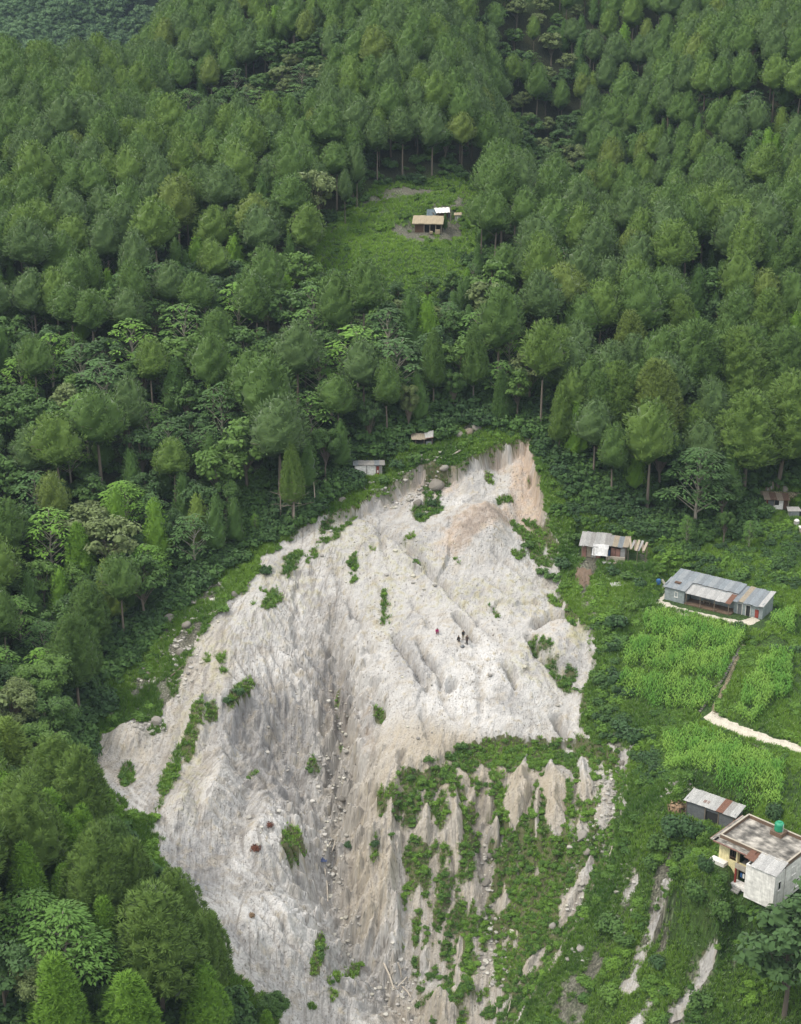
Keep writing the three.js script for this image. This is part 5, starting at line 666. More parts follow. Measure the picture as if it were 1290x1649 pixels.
{ // the two-storey house
  const h = put('house', 'house', 'cream and white two-storey house with a flat stained concrete roof, lower right', 'house'), W = 10.8, D = 6.8, Hh = 5.55; h.scale.set(0.9, 0.92, 1); h.position.y += 0.48;
  part('cream_wall', join([bx(1.75, Hh, 0.22, 0.875, Hh / 2, -0.11), bx(1.1, 2.9, 0.22, 2.3, 1.45, -0.11), bx(1.1, 0.6, 0.22, 2.3, Hh - 0.3, -0.11), bx(0.5, Hh, 0.22, 3.1, Hh / 2, -0.11), bx(2.9, 0.55, 0.22, 4.8, Hh - 0.275, -0.11), bx(2.9, 0.5, 0.22, 4.8, 2.75, -0.11), bx(0.22, Hh, D - 0.24, 0.11, Hh / 2, -D / 2 - 0.11)]), M.cream, h);
  part('white_wall', join([bx(0.22, Hh, D - 0.24, W - 0.11, Hh / 2, -D / 2 - 0.11), bx(W - 0.46, Hh, 0.22, W / 2, Hh / 2, -D + 0.11), bx(4.3, Hh, 0.2, 8.4, Hh / 2, -0.12)]), M.white, h);
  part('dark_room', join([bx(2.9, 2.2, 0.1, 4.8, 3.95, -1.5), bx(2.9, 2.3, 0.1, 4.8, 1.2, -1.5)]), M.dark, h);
  part('floor_slab', bx(2.9, 0.18, 2.3, 4.8, 2.62, -0.35), M.edge, h);
  part('roof_slab', bx(W + 0.1, 0.2, D + 0.1, W / 2, Hh + 0.1, -D / 2), M.slab, h);
  const eave = part('eave', join([bx(6.6, 0.14, 1.05, 2.9, Hh + 0.06, 0.5), bx(0.9, 0.14, D + 0.9, -0.5, Hh + 0.06, -D / 2 + 0.5)]), M.slab, h); part('eave_edge', join([bx(6.6, 0.2, 0.06, 2.9, Hh + 0.06, 1.06), bx(0.06, 0.2, D + 0.9, -0.98, Hh + 0.06, -D / 2 + 0.5)]), M.pink, eave);
  for (const [w, d, x, z] of [[W, 0.2, W / 2, -0.06], [W, 0.2, W / 2, -D + 0.06], [0.2, D - 0.34, 0.06, -D / 2], [0.2, D - 0.34, W - 0.06, -D / 2]]) { const p = part('parapet', bx(w, 0.52, d, x, Hh + 0.46, z), M.brick, h); part('coping', bx(w + 0.06, 0.05, d + 0.06, x, Hh + 0.745, z), M.edge, p); }
  windowIn(h, 1.1, 1.4, 2.3, 4.15, -0.12, 0, M.brown, 2); windowIn(h, 0.9, 1.25, W + 0.0, 4.0, -2.2, Math.PI / 2, M.white, 1); windowIn(h, 0.9, 1.25, W, 4.0, -5.0, Math.PI / 2, M.white, 1); windowIn(h, 0.9, 1.2, W, 1.4, -3.4, Math.PI / 2, M.white, 1);
  part('balcony', join([bx(2.7, 0.14, 0.9, 4.75, 2.78, 0.46), bx(2.7, 0.75, 0.08, 4.75, 3.2, 0.88)]), M.edge, h);
  for (const x of [3.5, 5.85]) part('post', bx(0.24, 2.65, 0.24, x, 1.33, 0.75), M.red, h);
  part('downpipe', rod([3.25, 0.1, 0.1], [3.25, 5.4, 0.1], 0.05), M.pink, h);
  part('plinth', join([bx(7.2, 0.5, 1.3, 3.6, 0.05, 0.65), bx(2.4, 0.55, 1.0, 0.4, 2.2, 0.5)]), M.white, h); part('step', join([bx(1.2, 0.22, 0.5, 4.4, 0.0, 1.6), bx(1.2, 0.22, 0.4, 4.4, -0.16, 2.0)]), M.grey, h);
  const ex = part('extension', join([bx(4.7, 5.35, 0.2, 8.45, 2.675, 2.3), bx(0.2, 5.35, 2.2, 6.2, 2.675, 1.1), bx(0.2, 5.35, 2.2, 10.7, 2.675, 1.1), bx(4.5, 0.5, 0.18, 8.45, 5.55, 0.2)]), M.white, h); windowIn(ex, 0.55, 1.3, 10.82, 3.3, 1.2, Math.PI / 2, M.white, 0);
  tinRoof(ex, 6.9, 11.0, -0.15, 6.35, 2.65, 5.5, 4, (i) => M.pale[i % 2], 5);
  for (const [x, z, t] of [[5.7, 0.5, 0.1], [6.5, 0.15, -0.12], [5.9, 1.4, 0.2], [6.55, 1.5, 0.05]]) { const s = part('rusty_sheet', ribbed([x - 0.45, 6.12, z - 0.6], [x + 0.45, 6.14, z - 0.6], [x + 0.45, 5.86, z + 0.6], [x - 0.45, 5.84, z + 0.6]), M.rust, h); s.position.y = t * 0.4; }
  part('beam', rod([5.1, 5.75, 1.6], [7.4, 5.8, 1.4], 0.06), M.wood, h);
  for (const [x, c] of [[4.2, M.blue], [4.6, M.white], [5.1, M.red]]) part('hanging_cloth', bx(0.3, 0.7, 0.03, x, 1.6, 0.4), c, h);
  // the tank and its stand on the roof
  const q = local(sites.house, 5.1, -5.9), tk = thing('water_tank', 'green plastic water tank on a brick stand on the house roof', 'water tank', [q[0], sites.house.y + 0.48 + (Hh + 0.2) * 0.92, q[1]], sites.house.turn);
  part('stand', bx(1.7, 0.62, 1.5, 0, 0.31, 0), M.brick, tk); part('barrel', new THREE.LatheGeometry([[0.02, 0], [0.58, 0.0], [0.62, 0.05], [0.62, 0.3], [0.585, 0.34], [0.62, 0.38], [0.62, 0.66], [0.585, 0.7], [0.62, 0.74], [0.62, 1.0], [0.5, 1.18], [0.24, 1.25]].map(([x, y]) => new THREE.Vector2(x, y + 0.62)), 20), M.green, tk); part('lid', new THREE.CylinderGeometry(0.24, 0.26, 0.1, 16).translate(0, 1.9, 0), M.green, tk); part('pipe', rod([0.64, 0.6, 0.1], [0.64, 1.75, 0.1], 0.03), M.white, tk);
}
{ // tin shed beside it
  const h = put('shed', 'tin_shed', 'grey tin shed with a rust-patched pale roof behind the dark bushes', 'shed'), W = 7.2, D = 2.5;
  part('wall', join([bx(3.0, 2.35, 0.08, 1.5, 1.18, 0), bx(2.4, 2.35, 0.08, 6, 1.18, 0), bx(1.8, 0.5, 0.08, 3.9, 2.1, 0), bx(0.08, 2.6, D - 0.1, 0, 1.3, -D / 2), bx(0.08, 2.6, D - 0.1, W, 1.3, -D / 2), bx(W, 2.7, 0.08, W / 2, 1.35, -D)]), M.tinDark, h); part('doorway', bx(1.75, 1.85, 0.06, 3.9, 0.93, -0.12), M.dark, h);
  tinRoof(h, -0.3, W + 0.3, -D - 0.25, 2.85, 0.4, 2.45, 8, (i) => (i === 5 ? M.rust : M.pale[[0, 1, 0, 0, 1, 0, 2, 0][i]]), 8); part('rusty_patch', ribbed([2.2, 2.68, -1.1], [3.1, 2.68, -1.1], [3.1, 2.6, -0.5], [2.2, 2.6, -0.5]), M.rust, h); for (const x of [0.06, 2.9, 4.9, W - 0.06]) part('post', bx(0.12, 2.4, 0.12, x, 1.2, 0.09), M.wood, h);
}
{ // long metal house
  const h = put('metal', 'metal_house', 'long grey-blue corrugated metal house with a verandah above the maize', 'house'); h.scale.x = 0.88;
  part('wall', join([bx(18.6, 2.9, 0.12, 9.3, 1.45, -3.6), bx(0.12, 2.85, 5.9, 0, 1.4, -0.6), bx(3.9, 2.35, 0.12, 1.95, 1.18, 2.35), bx(0.12, 2.5, 2.3, 3.9, 1.25, 1.2), bx(9.2, 2.7, 0.12, 8.6, 1.35, -0.2), bx(5.6, 2.3, 0.12, 15.9, 1.15, 0.9), bx(0.12, 2.6, 4.4, 18.6, 1.3, -1.35), bx(0.12, 2.5, 1.1, 13.2, 1.25, 0.3)]), M.tinWall, h);
  tinRoof(h, -0.2, 13.2, -3.9, 3.3, -0.35, 2.85, 13, (i) => M.tin[(i * 7) % 3], 21); tinRoof(h, -0.35, 4.15, -0.5, 2.95, 2.8, 2.42, 5, (i) => M.tin[(i + 1) % 2], 22); tinRoof(h, 4.1, 13.1, -0.5, 2.7, 2.7, 2.1, 9, (i, r) => (i === 8 ? M.rust : M.pale[i % 2]), 23); tinRoof(h, 13.1, 18.9, -3.9, 3.05, 1.5, 2.3, 6, (i) => [M.tin[2], M.woodPale, M.tin[2], M.tin[0], M.tin[2], M.pale[0]][i], 24, 0.4);
  part('vent', bx(1.2, 0.16, 0.5, 1.8, 2.86, 0.9, 0.17), M.brown, h); windowIn(h, 0.55, 0.85, 2.3, 1.35, 2.41, 0, M.white, 0);
  for (const x of [4.4, 7.2, 10, 12.8]) part('post', bx(0.11, 2.15, 0.11, x, 1.08, 2.5), M.wood, h); part('verandah_floor', bx(9.2, 0.2, 2.6, 8.6, 0.06, 1.1), M.earth, h);
  for (const [x, d] of [[14.3, 0], [15.9, 1]]) { const dd = part('door', bx(0.8, 1.75, 0.06, x, 0.92, 0.97), d ? M.dark : M.tinDark, h); part('door_frame', join([bx(0.08, 1.85, 0.09, x - 0.45, 0.93, 0.98), bx(0.08, 1.85, 0.09, x + 0.45, 0.93, 0.98), bx(0.98, 0.08, 0.09, x, 1.9, 0.98)]), M.white, dd); } part('red_panel', bx(0.7, 1.4, 0.05, 17.6, 0.8, 0.99), M.red, h); part('bench', join([bx(1.6, 0.06, 0.4, 7.6, 0.6, 0.5), bx(0.07, 0.42, 0.36, 7, 0.36, 0.5), bx(0.07, 0.42, 0.36, 8.2, 0.36, 0.5)]), M.woodPale, h);
}
{ // patched shack
  const h = put('shack', 'ramshackle_shack', 'ramshackle shack of tin, boards and a pale tarp beside the slide', 'shack'); h.scale.set(1, 1.12, 1.05);
  part('back_wall', join([bx(7.4, 2.3, 0.1, 3.7, 1.15, -3), bx(0.1, 2.2, 2.9, 0, 1.1, -1.5), bx(0.1, 2.3, 2.9, 7.4, 1.15, -1.5)]), M.wood, h);
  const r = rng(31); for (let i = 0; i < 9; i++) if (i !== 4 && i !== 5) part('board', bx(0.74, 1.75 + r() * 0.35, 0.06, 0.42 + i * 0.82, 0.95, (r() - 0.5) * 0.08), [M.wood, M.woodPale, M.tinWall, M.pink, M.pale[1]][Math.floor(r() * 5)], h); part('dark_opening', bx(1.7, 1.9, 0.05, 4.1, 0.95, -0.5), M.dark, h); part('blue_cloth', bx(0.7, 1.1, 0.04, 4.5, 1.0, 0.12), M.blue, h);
  tinRoof(h, -0.4, 4.6, -3.4, 2.95, 0.6, 2.05, 6, (i) => M.pale[[0, 1, 2, 1, 0, 2][i]], 32, 0.5); tinRoof(h, 4.3, 7.9, -3.3, 2.75, 0.3, 2.3, 4, (i) => [M.pale[2], M.woodPale, M.tin[2], M.woodPale][i], 33, 0.5);
  part('tarp', (() => { const g = new THREE.PlaneGeometry(2.7, 1.9, 8, 6); const p = g.getAttribute('position'); for (let i = 0; i < p.count; i++) p.setZ(i, Math.sin(p.getX(i) * 2.1) * 0.12 + Math.sin(p.getY(i) * 3 + p.getX(i)) * 0.08); g.rotateX(-0.75); g.translate(3.3, 1.75, 1.0); g.computeVertexNormals(); return g; })(), M.tarp, h);
  for (let i = 0; i < 7; i++) { const s = part('loose_board', bx(0.42, 0.05, 2.4, 8.1 + i * 0.42, 2.25 + r() * 0.25, -1.3 + r() * 0.4, 0.15 + r() * 0.3, (r() - 0.5) * 0.5, (r() - 0.5) * 0.2), [M.woodPale, M.pale[2], M.wood][i % 3], h); s.position.y = -i * 0.04; } for (const [x, z] of [[7.9, 0], [9.4, 0.1], [10.9, -0.1], [10.9, -2.4], [0.1, 0.7], [2.3, 1.5], [4.6, 1.5]]) part('post', rod([x, -0.3, z], [x + (r() - 0.5) * 0.2, 2.15, z], 0.06), M.wood, h);
  for (let i = 0; i < 10; i++) part('scrap', bx(0.3 + r() * 0.7, 0.08 + r() * 0.2, 0.25 + r() * 0.5, 3.5 + r() * 7, 0.08, 0.7 + r() * 1.0, 0, r() * 3), [M.woodPale, M.pale[0], M.stone, M.white][i % 4], h); part('low_wall', bx(3.2, 0.9, 0.2, 5.9, 0.4, 0.9), M.edge, h);
}
{ // small white hut
  const h = put('hut', 'white_hut', 'small white hut with a red door on the left rim of the slide', 'hut');
  part('wall', join([bx(3.6, 1.85, 0.12, 1.9, 0.92, 0), bx(0.12, 1.95, 2.2, 0, 0.97, -1.12), bx(0.12, 1.95, 2.2, 4.75, 0.97, -1.12), bx(4.7, 1.95, 0.12, 2.37, 0.97, -2.3)]), M.white, h); part('side_panel', bx(0.35, 1.85, 0.1, 4.58, 0.92, 0), M.grey, h); part('post', bx(0.16, 1.95, 0.16, 2.05, 0.97, 0.14), M.grey, h); part('frame', join([bx(0.12, 1.85, 0.14, 3.72, 0.92, 0.03), bx(0.12, 1.85, 0.14, 4.34, 0.92, 0.03)]), M.grey, h); const d = part('door', bx(0.5, 1.7, 0.08, 4.03, 0.86, 0.02), M.red, h); part('door_panel', bx(0.22, 0.45, 0.04, 4.03, 0.75, 0.08), M.white, d);
  tinRoof(h, -0.35, 5.3, -2.4, 2.02, 0.25, 1.98, 6, (i) => [M.tin[2], M.grey, M.pale[2], M.grey, M.tin[2], M.grey][i], 41, 0.2);
}
{ // cabin at the brink
  const h = put('cabin', 'small_shack', 'small dark shack with a tilted pale roof sheet at the brink above the slide', 'shack');
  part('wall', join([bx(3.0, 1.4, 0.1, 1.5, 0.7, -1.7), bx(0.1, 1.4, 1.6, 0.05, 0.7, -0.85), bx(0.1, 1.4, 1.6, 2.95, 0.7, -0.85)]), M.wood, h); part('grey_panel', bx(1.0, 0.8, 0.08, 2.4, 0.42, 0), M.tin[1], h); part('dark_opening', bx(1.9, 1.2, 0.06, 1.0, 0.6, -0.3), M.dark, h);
  tinRoof(h, -0.7, 1.9, -1.9, 1.8, 0.5, 1.35, 3, () => M.woodPale, 43, 0.3); part('roof_sheet', ribbed([1.7, 2.0, -1.9], [3.4, 2.3, -1.7], [3.1, 1.65, 0.5], [1.7, 1.5, 0.5]), M.pale[0], h); part('roof_edge', rod([1.7, 1.55, 0.5], [3.15, 1.72, 0.5], 0.06), M.pink, h); for (const x of [0.0, 1.5, 2.95]) part('post', rod([x, 0, 0.2], [x, 1.4, 0.2], 0.06), M.wood, h);
}
{ // upper huts by the meadow
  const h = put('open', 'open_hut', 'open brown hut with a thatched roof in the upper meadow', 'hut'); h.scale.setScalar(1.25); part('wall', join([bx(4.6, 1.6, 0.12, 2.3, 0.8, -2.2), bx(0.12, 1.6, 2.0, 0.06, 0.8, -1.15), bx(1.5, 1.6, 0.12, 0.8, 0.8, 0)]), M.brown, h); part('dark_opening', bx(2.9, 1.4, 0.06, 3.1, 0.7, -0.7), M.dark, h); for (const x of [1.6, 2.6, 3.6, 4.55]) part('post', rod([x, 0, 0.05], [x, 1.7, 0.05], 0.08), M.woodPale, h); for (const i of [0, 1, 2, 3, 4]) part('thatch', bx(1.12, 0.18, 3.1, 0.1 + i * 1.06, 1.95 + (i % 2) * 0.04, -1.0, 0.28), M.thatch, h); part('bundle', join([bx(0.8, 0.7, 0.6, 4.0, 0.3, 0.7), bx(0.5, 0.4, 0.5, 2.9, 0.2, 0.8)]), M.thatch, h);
  const t = put('tarp', 'tarp_hut', 'upper hut with a white tarp roof and dark blue sheets, behind the open hut', 'hut'); t.scale.setScalar(1.25); part('wall', join([bx(3.4, 1.5, 0.1, 2.1, 0.75, -1.9), bx(0.1, 1.5, 1.8, 0.4, 0.75, -0.95)]), M.tinDark, t); part('front_sheet', bx(1.5, 1.4, 0.08, 2.2, 0.7, 0.1), M.brown, t); part('dark_tarp', ribbed([-0.4, 1.75, -1.9], [1.1, 1.8, -1.9], [0.9, 1.2, 0.2], [-0.9, 0.5, 0.3], 3), mat(0.09, 0.13, 0.16), t); part('white_tarp', ribbed([0.9, 1.95, -2.0], [3.6, 2.0, -2.0], [3.3, 1.55, 0.4], [0.9, 1.5, 0.4], 4), M.white, t); for (const x of [0.5, 1.2, 3.4]) part('post', rod([x, 0, 0.2], [x, 1.6, 0.2], 0.06), M.woodPale, t);
  const p = ground(737, 356), g = thing('small_shelter', 'small pale shelter right of the dark pointed tree by the upper huts', 'shelter', p); part('wall', bx(1.2, 1.4, 0.9, 0, 0.6, 0), M.pale[1], g); part('roof_sheet', ribbed([-0.8, 1.6, -0.7], [0.9, 1.7, -0.7], [0.8, 1.35, 0.7], [-0.8, 1.3, 0.7], 3), M.thatch, g); part('door', bx(0.5, 0.9, 0.05, 0.1, 0.5, 0.47), M.white, g);
}
{ // huts at the right edge
  const h = put('edgeHut', 'brown_hut', 'dark brown hut with white panels at the right edge of the photo', 'hut'); part('wall', join([bx(4.0, 1.9, 0.1, 2, 0.95, -2.2), bx(0.1, 1.9, 2.1, 0.05, 0.95, -1.1)]), M.brown, h); part('side_panel', bx(0.7, 1.8, 0.1, 3.55, 0.9, 0), M.brown, h); part('grey_panel', bx(1.0, 1.5, 0.08, 0.95, 0.85, 0), M.tinDark, h); part('white_panel', join([bx(0.75, 1.0, 0.07, 2.75, 1.25, 0.02), bx(1.7, 0.75, 0.12, 2.25, 0.36, 0.1)]), M.white, h); part('dark_opening', bx(0.8, 1.0, 0.06, 1.9, 1.25, -0.1), M.dark, h); part('red_strip', bx(0.25, 1.6, 0.08, 0.28, 0.85, 0.03), M.red, h); for (const x of [0, 1.45, 3.95]) part('post', rod([x, 0, 0.25], [x + 0.1, 2.2, 0.25], 0.06), M.woodPale, h); for (const i of [0, 1, 2, 3]) part('roof_board', bx(1.12, 0.09, 3, 0.2 + i * 1.15, 2.1 - i * 0.03 + (i % 2) * 0.05, -0.8, 0.1), i % 2 ? M.brown : M.wood, h);
  const s = put('edgeShed', 'grey_shed', 'small grey shed with pale broken roof at the right edge, below the brown hut', 'shed'); part('wall', join([bx(1.6, 1.3, 0.08, 0.9, 0.65, 0), bx(0.08, 1.3, 1.4, 0.1, 0.65, -0.75), bx(1.6, 1.3, 0.08, 0.9, 0.65, -1.5)]), M.tin[1], s); for (const i of [0, 1, 2]) part('roof_board', bx(0.8, 0.06, 1.9, 0.05 + i * 0.78, 1.45, -0.6, 0.08, 0.1 * (i - 1)), M.pale[0], s); part('dark_doorway', bx(0.5, 1.2, 0.05, 1.95, 0.6, -0.1), M.dark, s);
  const p = ground(1282, 850), g = thing('white_tank', 'white cylindrical water tank at the right edge below the grey shed', 'water tank', p); part('barrel', new THREE.CylinderGeometry(0.5, 0.5, 1.25, 14).translate(0, 0.6, 0), M.pale[0], g); part('lid', new THREE.CylinderGeometry(0.3, 0.48, 0.2, 14).translate(0, 1.32, 0), M.white, g);
  const q = ground(1290, 862), k = thing('pillar', 'pale concrete pillar with a cap at the right edge below the white tank', 'pillar', q); part('shaft', bx(0.7, 1.5, 0.7, 0, 0.6, 0), M.edge, k); part('cap', bx(0.95, 0.2, 0.95, 0, 1.45, 0), M.white, k);
  const c = ground(1239, 790), d = thing('plank_stack', 'grey planks leaning upright behind the brown hut', 'planks', c); for (let i = 0; i < 5; i++) part('plank', bx(0.28, 1.5 + (i % 3) * 0.2, 0.05, i * 0.3 - 0.6, 0.7, 0, -0.2, 0, 0.05 * (i - 2)), i % 2 ? M.grey : M.wood, d);
}

// ---------------------------------------------------------------- paths and yards: thin sheets laid on the ground
function ribbon(name, list, width, material, lift = 0.05, label) { // follows image points
  const pts = list.map(([u, v]) => { const p = ground(u, v); return V(p[0], 0, p[2]); }), curve = new THREE.CatmullRomCurve3(pts), n = Math.ceil(curve.getLength() / 0.35), p = [], uv = [], id = [], C = 7;
  for (let i = 0; i <= n; i++) { const c = curve.getPointAt(i / n), t = curve.getTangentAt(i / n), w = width * (1 + 0.35 * noise(i * 0.17, 3)); for (let j = 0; j < C; j++) { const s = (j / (C - 1) - 0.5) * w + (0.12 + 0.12 * width * (j % (C - 1) ? 0 : 1)) * noise(i * 0.4, j * 3) * 1.6, x = c.x - t.z * s, z = c.z + t.x * s; p.push(x, height(x, z) + lift - (j % (C - 1) ? 0 : 0.09), z); uv.push(j / (C - 1), i * 0.2); } }
  for (let i = 0; i < n; i++) for (let j = 0; j < C - 1; j++) { const k = i * C + j; id.push(k, k + 1, k + C, k + 1, k + C + 1, k + C); }
  const g = new THREE.BufferGeometry(); g.setAttribute('position', new THREE.Float32BufferAttribute(p, 3)); g.setAttribute('uv', new THREE.Float32BufferAttribute(uv, 2)); g.setIndex(id); g.computeVertexNormals(); return struct(name, g, material);
}
const pathMat = mat(0.33, 0.3, 0.2, 1, 0, slabTex), whiteMat = mat(0.5, 0.475, 0.42, 1);
ribbon('footpath', [[1140, 1152], [1165, 1166], [1195, 1178], [1230, 1190], [1262, 1200], [1320, 1218]], 2.2, whiteMat, 0.06);
ribbon('grass_track', [[1198, 1040], [1185, 1065], [1172, 1095], [1160, 1120], [1150, 1140], [1150, 1156]], 0.7, pathMat, 0.05);
ribbon('yard', [[1060, 970], [1095, 983], [1130, 992], [1165, 1000], [1195, 1004], [1218, 997]], 2.2, whiteMat, 0.06);
ribbon('yard_path', [[1062, 968], [1072, 958], [1074, 945], [1066, 935]], 0.8, whiteMat, 0.055);
ribbon('upper_path', [[1215, 792], [1250, 797], [1310, 797]], 0.8, pathMat, 0.06);

// ---------------------------------------------------------------- stones, logs, people and small things
function rockGeo(seed, detail = 2) { const g = new THREE.IcosahedronGeometry(1, detail), p = g.getAttribute('position'), r = rng(seed), planes = [...Array(9)].map(() => [onSphere(r), 0.62 + 0.3 * r()]); for (let i = 0; i < p.count; i++) { const v = V(p.getX(i), p.getY(i), p.getZ(i)); for (const [n, d] of planes) { const k = v.dot(n); if (k > d) v.addScaledVector(n, (d - k) * 0.95); } v.multiplyScalar(1 + 0.08 * noise(v.x * 3 + seed, v.y * 3 + v.z * 2)); p.setXYZ(i, v.x, v.y * 0.75, v.z); } g.deleteAttribute('uv'); g.computeVertexNormals(); return g; }
const rocks = [101, 102, 103, 104].map((s) => rockGeo(s, 2)), pebbles = [111, 112].map((s) => rockGeo(s, 1));
const rockMats = [[0.36, 0.345, 0.32], [0.28, 0.27, 0.255], [0.44, 0.43, 0.415], [0.34, 0.3, 0.245]].map((c) => mat(...c, 1, 0, slabTex));
const R10 = rng(1010);
for (const [u, v, s, m, label] of [
  [703, 783, 1.5, 0, 'big pale boulder in the upper gully of the slide'], [715, 757, 0.8, 2, 'pale boulder above the big boulder in the upper gully'], [672, 812, 0.8, 1, 'grey boulder left of the bushes in the upper gully'], [551, 808, 0.8, 1, 'grey boulder on the grass left of the slide rim'], [738, 700, 1.0, 0, 'pale boulder left of the brown bare patch above the slide'], [768, 691, 1.0, 2, 'pale boulder right of the brown bare patch above the slide'], [755, 697, 0.8, 3, 'beige boulder in the middle of the bare patch above the slide'],
  [938, 1350, 1.1, 2, 'pale block at the top of the bare ridge, lower right'], [945, 1378, 0.6, 0, 'small pale rock below the pale block on the ridge'], [1003, 1232, 0.6, 1, 'grey rock at the upper right corner of the gullied slope'], [252, 1165, 0.9, 2, 'white boulder beside the bare spur on the left'], [180, 1158, 0.8, 0, 'beige rock at the top of the bare spur'], [292, 1052, 0.8, 0, 'beige boulder in the rocky gully left of the slide'], [272, 1000, 1.0, 1, 'wide grey boulder at the left forest edge'],
  [300, 1008, 0.8, 0, 'pale rock right of the wide grey boulder'], [312, 972, 0.7, 2, 'pale rock high in the left gully'], [262, 1030, 0.5, 2, 'small white rock in the left gully grass'], [240, 1085, 0.5, 0, 'small rock in the middle of the left gully'], [228, 1110, 0.4, 2, 'pale stone low in the left gully'], [378, 958, 0.6, 1, 'grey rock under the left rim of the slide'], [960, 945, 0.7, 1, 'grey rock beside the stone revetment'], [890, 1492, 0.6, 2, 'white stone by the lower bare ridge'], [940, 1480, 0.5, 2, 'white stone on the grass of the lower right slope'], [935, 1530, 0.6, 2, 'pale rock low on the right slope'],
  [985, 1415, 0.45, 2, 'small white stone left of the bushes on the right slope'], [782, 1425, 0.8, 1, 'grey block jammed in the right gully'], [790, 1380, 0.7, 1, 'darker block higher in the right gully'], [540, 1340, 0.7, 0, 'block in the main gully beside the mound'], [552, 1290, 0.6, 1, 'block in the main gully above the mound'], [1050, 1225, 0.6, 1, 'grey stone at the foot of the dark shrubs'], [1275, 1044, 0.5, 2, 'white stone on the path at the right edge'], [1264, 790, 0.6, 0, 'pale stone block above the brown hut'],
]) { const p = ground(u, v), o = new THREE.Mesh(rocks[Math.floor(R10() * 4)], rockMats[m]); o.name = numbered('boulder'); o.position.set(p[0], p[1] + s * 0.15, p[2]); o.rotation.set(R10() * 0.6, R10() * 6.28, R10() * 0.6); o.scale.set(s * (0.9 + 0.4 * R10()), s, s); o.castShadow = o.receiveShadow = true; tag(o, label, 'boulder'); scene.add(o); }
{
  const rubble = [], scree = cover([[540, 1280, 26, 60, 1], [535, 1390, 18, 70, 1], [560, 1500, 24, 40, 1], [640, 1600, 40, 50, 0.8], [795, 1540, 30, 60, 1], [785, 1420, 10, 60, 1], [545, 1180, 20, 50, 0.7], [640, 785, 60, 35, 0.9], [690, 770, 30, 30, 0.8], [980, 1270, 22, 60, 0.8], [960, 1350, 26, 30, 0.9], [930, 1450, 24, 40, 0.8], [260, 1060, 60, 60, 0.8], [280, 985, 50, 26, 0.9], [330, 960, 40, 40, 0.6], [230, 1170, 40, 16, 0.7], [720, 1120, 200, 100, 0.03], [500, 1250, 60, 90, 0.15], [600, 900, 120, 80, 0.06], [410, 1330, 70, 60, 0.05], [930, 1530, 16, 30, 0.7], [1010, 1450, 20, 60, 0.3], [1090, 1268, 26, 10, 0.9]]);
  for (let n = 0; n < 80000; n++) { const x = lerp(-44, 42, R10()), z = lerp(-272, -168, R10()), w = scree(x, z); if (R10() > w * 0.5) continue; const s = 0.05 + 0.34 * Math.pow(R10(), 3.5) + 0.05 * R10(); rubble.push([x, height(x, z) + s * 0.1, z, R10() * 6.28, s * 1.2, s]); }
  stuff('rubble', pebbles[0], new THREE.MeshStandardMaterial({ color: 0xffffff, roughness: 1 }), rubble, 'loose broken stones in the gullies and on the slide', 'rubble', (i) => { const t = hash(i, 4), q = hash(i, 9); return [lerp(0.17, 0.42, t), lerp(0.16, 0.405, t), lerp(0.145, 0.385 - q * 0.06, t)]; });
  console.log('rubble', rubble.length);
}
const logMat = mat(0.46, 0.42, 0.37), logDark = mat(0.2, 0.16, 0.13);
for (const [u, v, a, b, r, up, label] of [
  [618, 1556, 634, 1602, 0.16, 0.4, 'pale log leaning in the main gully mouth, longest'], [641, 1553, 646, 1582, 0.13, 0.5, 'pale log standing steeply in the gully mouth'], [632, 1588, 642, 1612, 0.14, 0.2, 'pale log lying low in the gully mouth'], [648, 1592, 662, 1610, 0.11, 0.3, 'thin log right of the steep log in the gully mouth'], [655, 1580, 640, 1600, 0.1, 0.5, 'thin log lying across the other logs in the gully mouth'], [523, 1402, 528, 1455, 0.13, 0.25, 'long pale pole lying down the main gully'], [519, 1380, 533, 1362, 0.12, 0.2, 'pole lying across the gully beside the blue scrap'], [534, 1376, 540, 1356, 0.09, 0.2, 'thin pole in the gully right of the blue scrap'],
  [980, 1382, 986, 1370, 0.14, 0.5, 'short upright stump on the bare ridge, lower right'], [798, 1612, 800, 1640, 0.08, 0.7, 'thin stick standing at the bottom edge'], [815, 1640, 822, 1620, 0.07, 0.6, 'thin stick leaning at the bottom edge'], [330, 992, 362, 984, 0.13, 0.3, 'fallen trunk lying across the left rim of the slide'], [275, 1090, 296, 1076, 0.12, 0.2, 'dark fallen trunk in the left gully'], [728, 735, 742, 728, 0.16, 0.2, 'pale beam lying on the grass above the slide'], [612, 718, 626, 716, 0.1, 0.2, 'pale beam lying behind the white hut'],
]) { const p = ground(u, v), q = ground(a, b), m = [(p[0] + q[0]) / 2, (p[1] + q[1]) / 2, (p[2] + q[2]) / 2], o = new THREE.Group(); o.name = numbered('log'); o.position.set(...m); const A = [p[0] - m[0], p[1] - m[1] + 0.1, p[2] - m[2]], B = [q[0] - m[0], q[1] - m[1] + 0.1 + up, q[2] - m[2]], C = [(A[0] + B[0]) / 2 + 0.12, (A[1] + B[1]) / 2 + 0.06, (A[2] + B[2]) / 2]; part('trunk', join([rod(A, C, r, r * 0.9, 8), rod(C, B, r * 0.9, r * 0.7, 8), rod(C, [C[0] + r * 3, C[1] + r * 3, C[2]], r * 0.4, r * 0.25, 5)]), label.startsWith('dark') ? logDark : logMat, o); tag(o, label, 'log'); scene.add(o); }
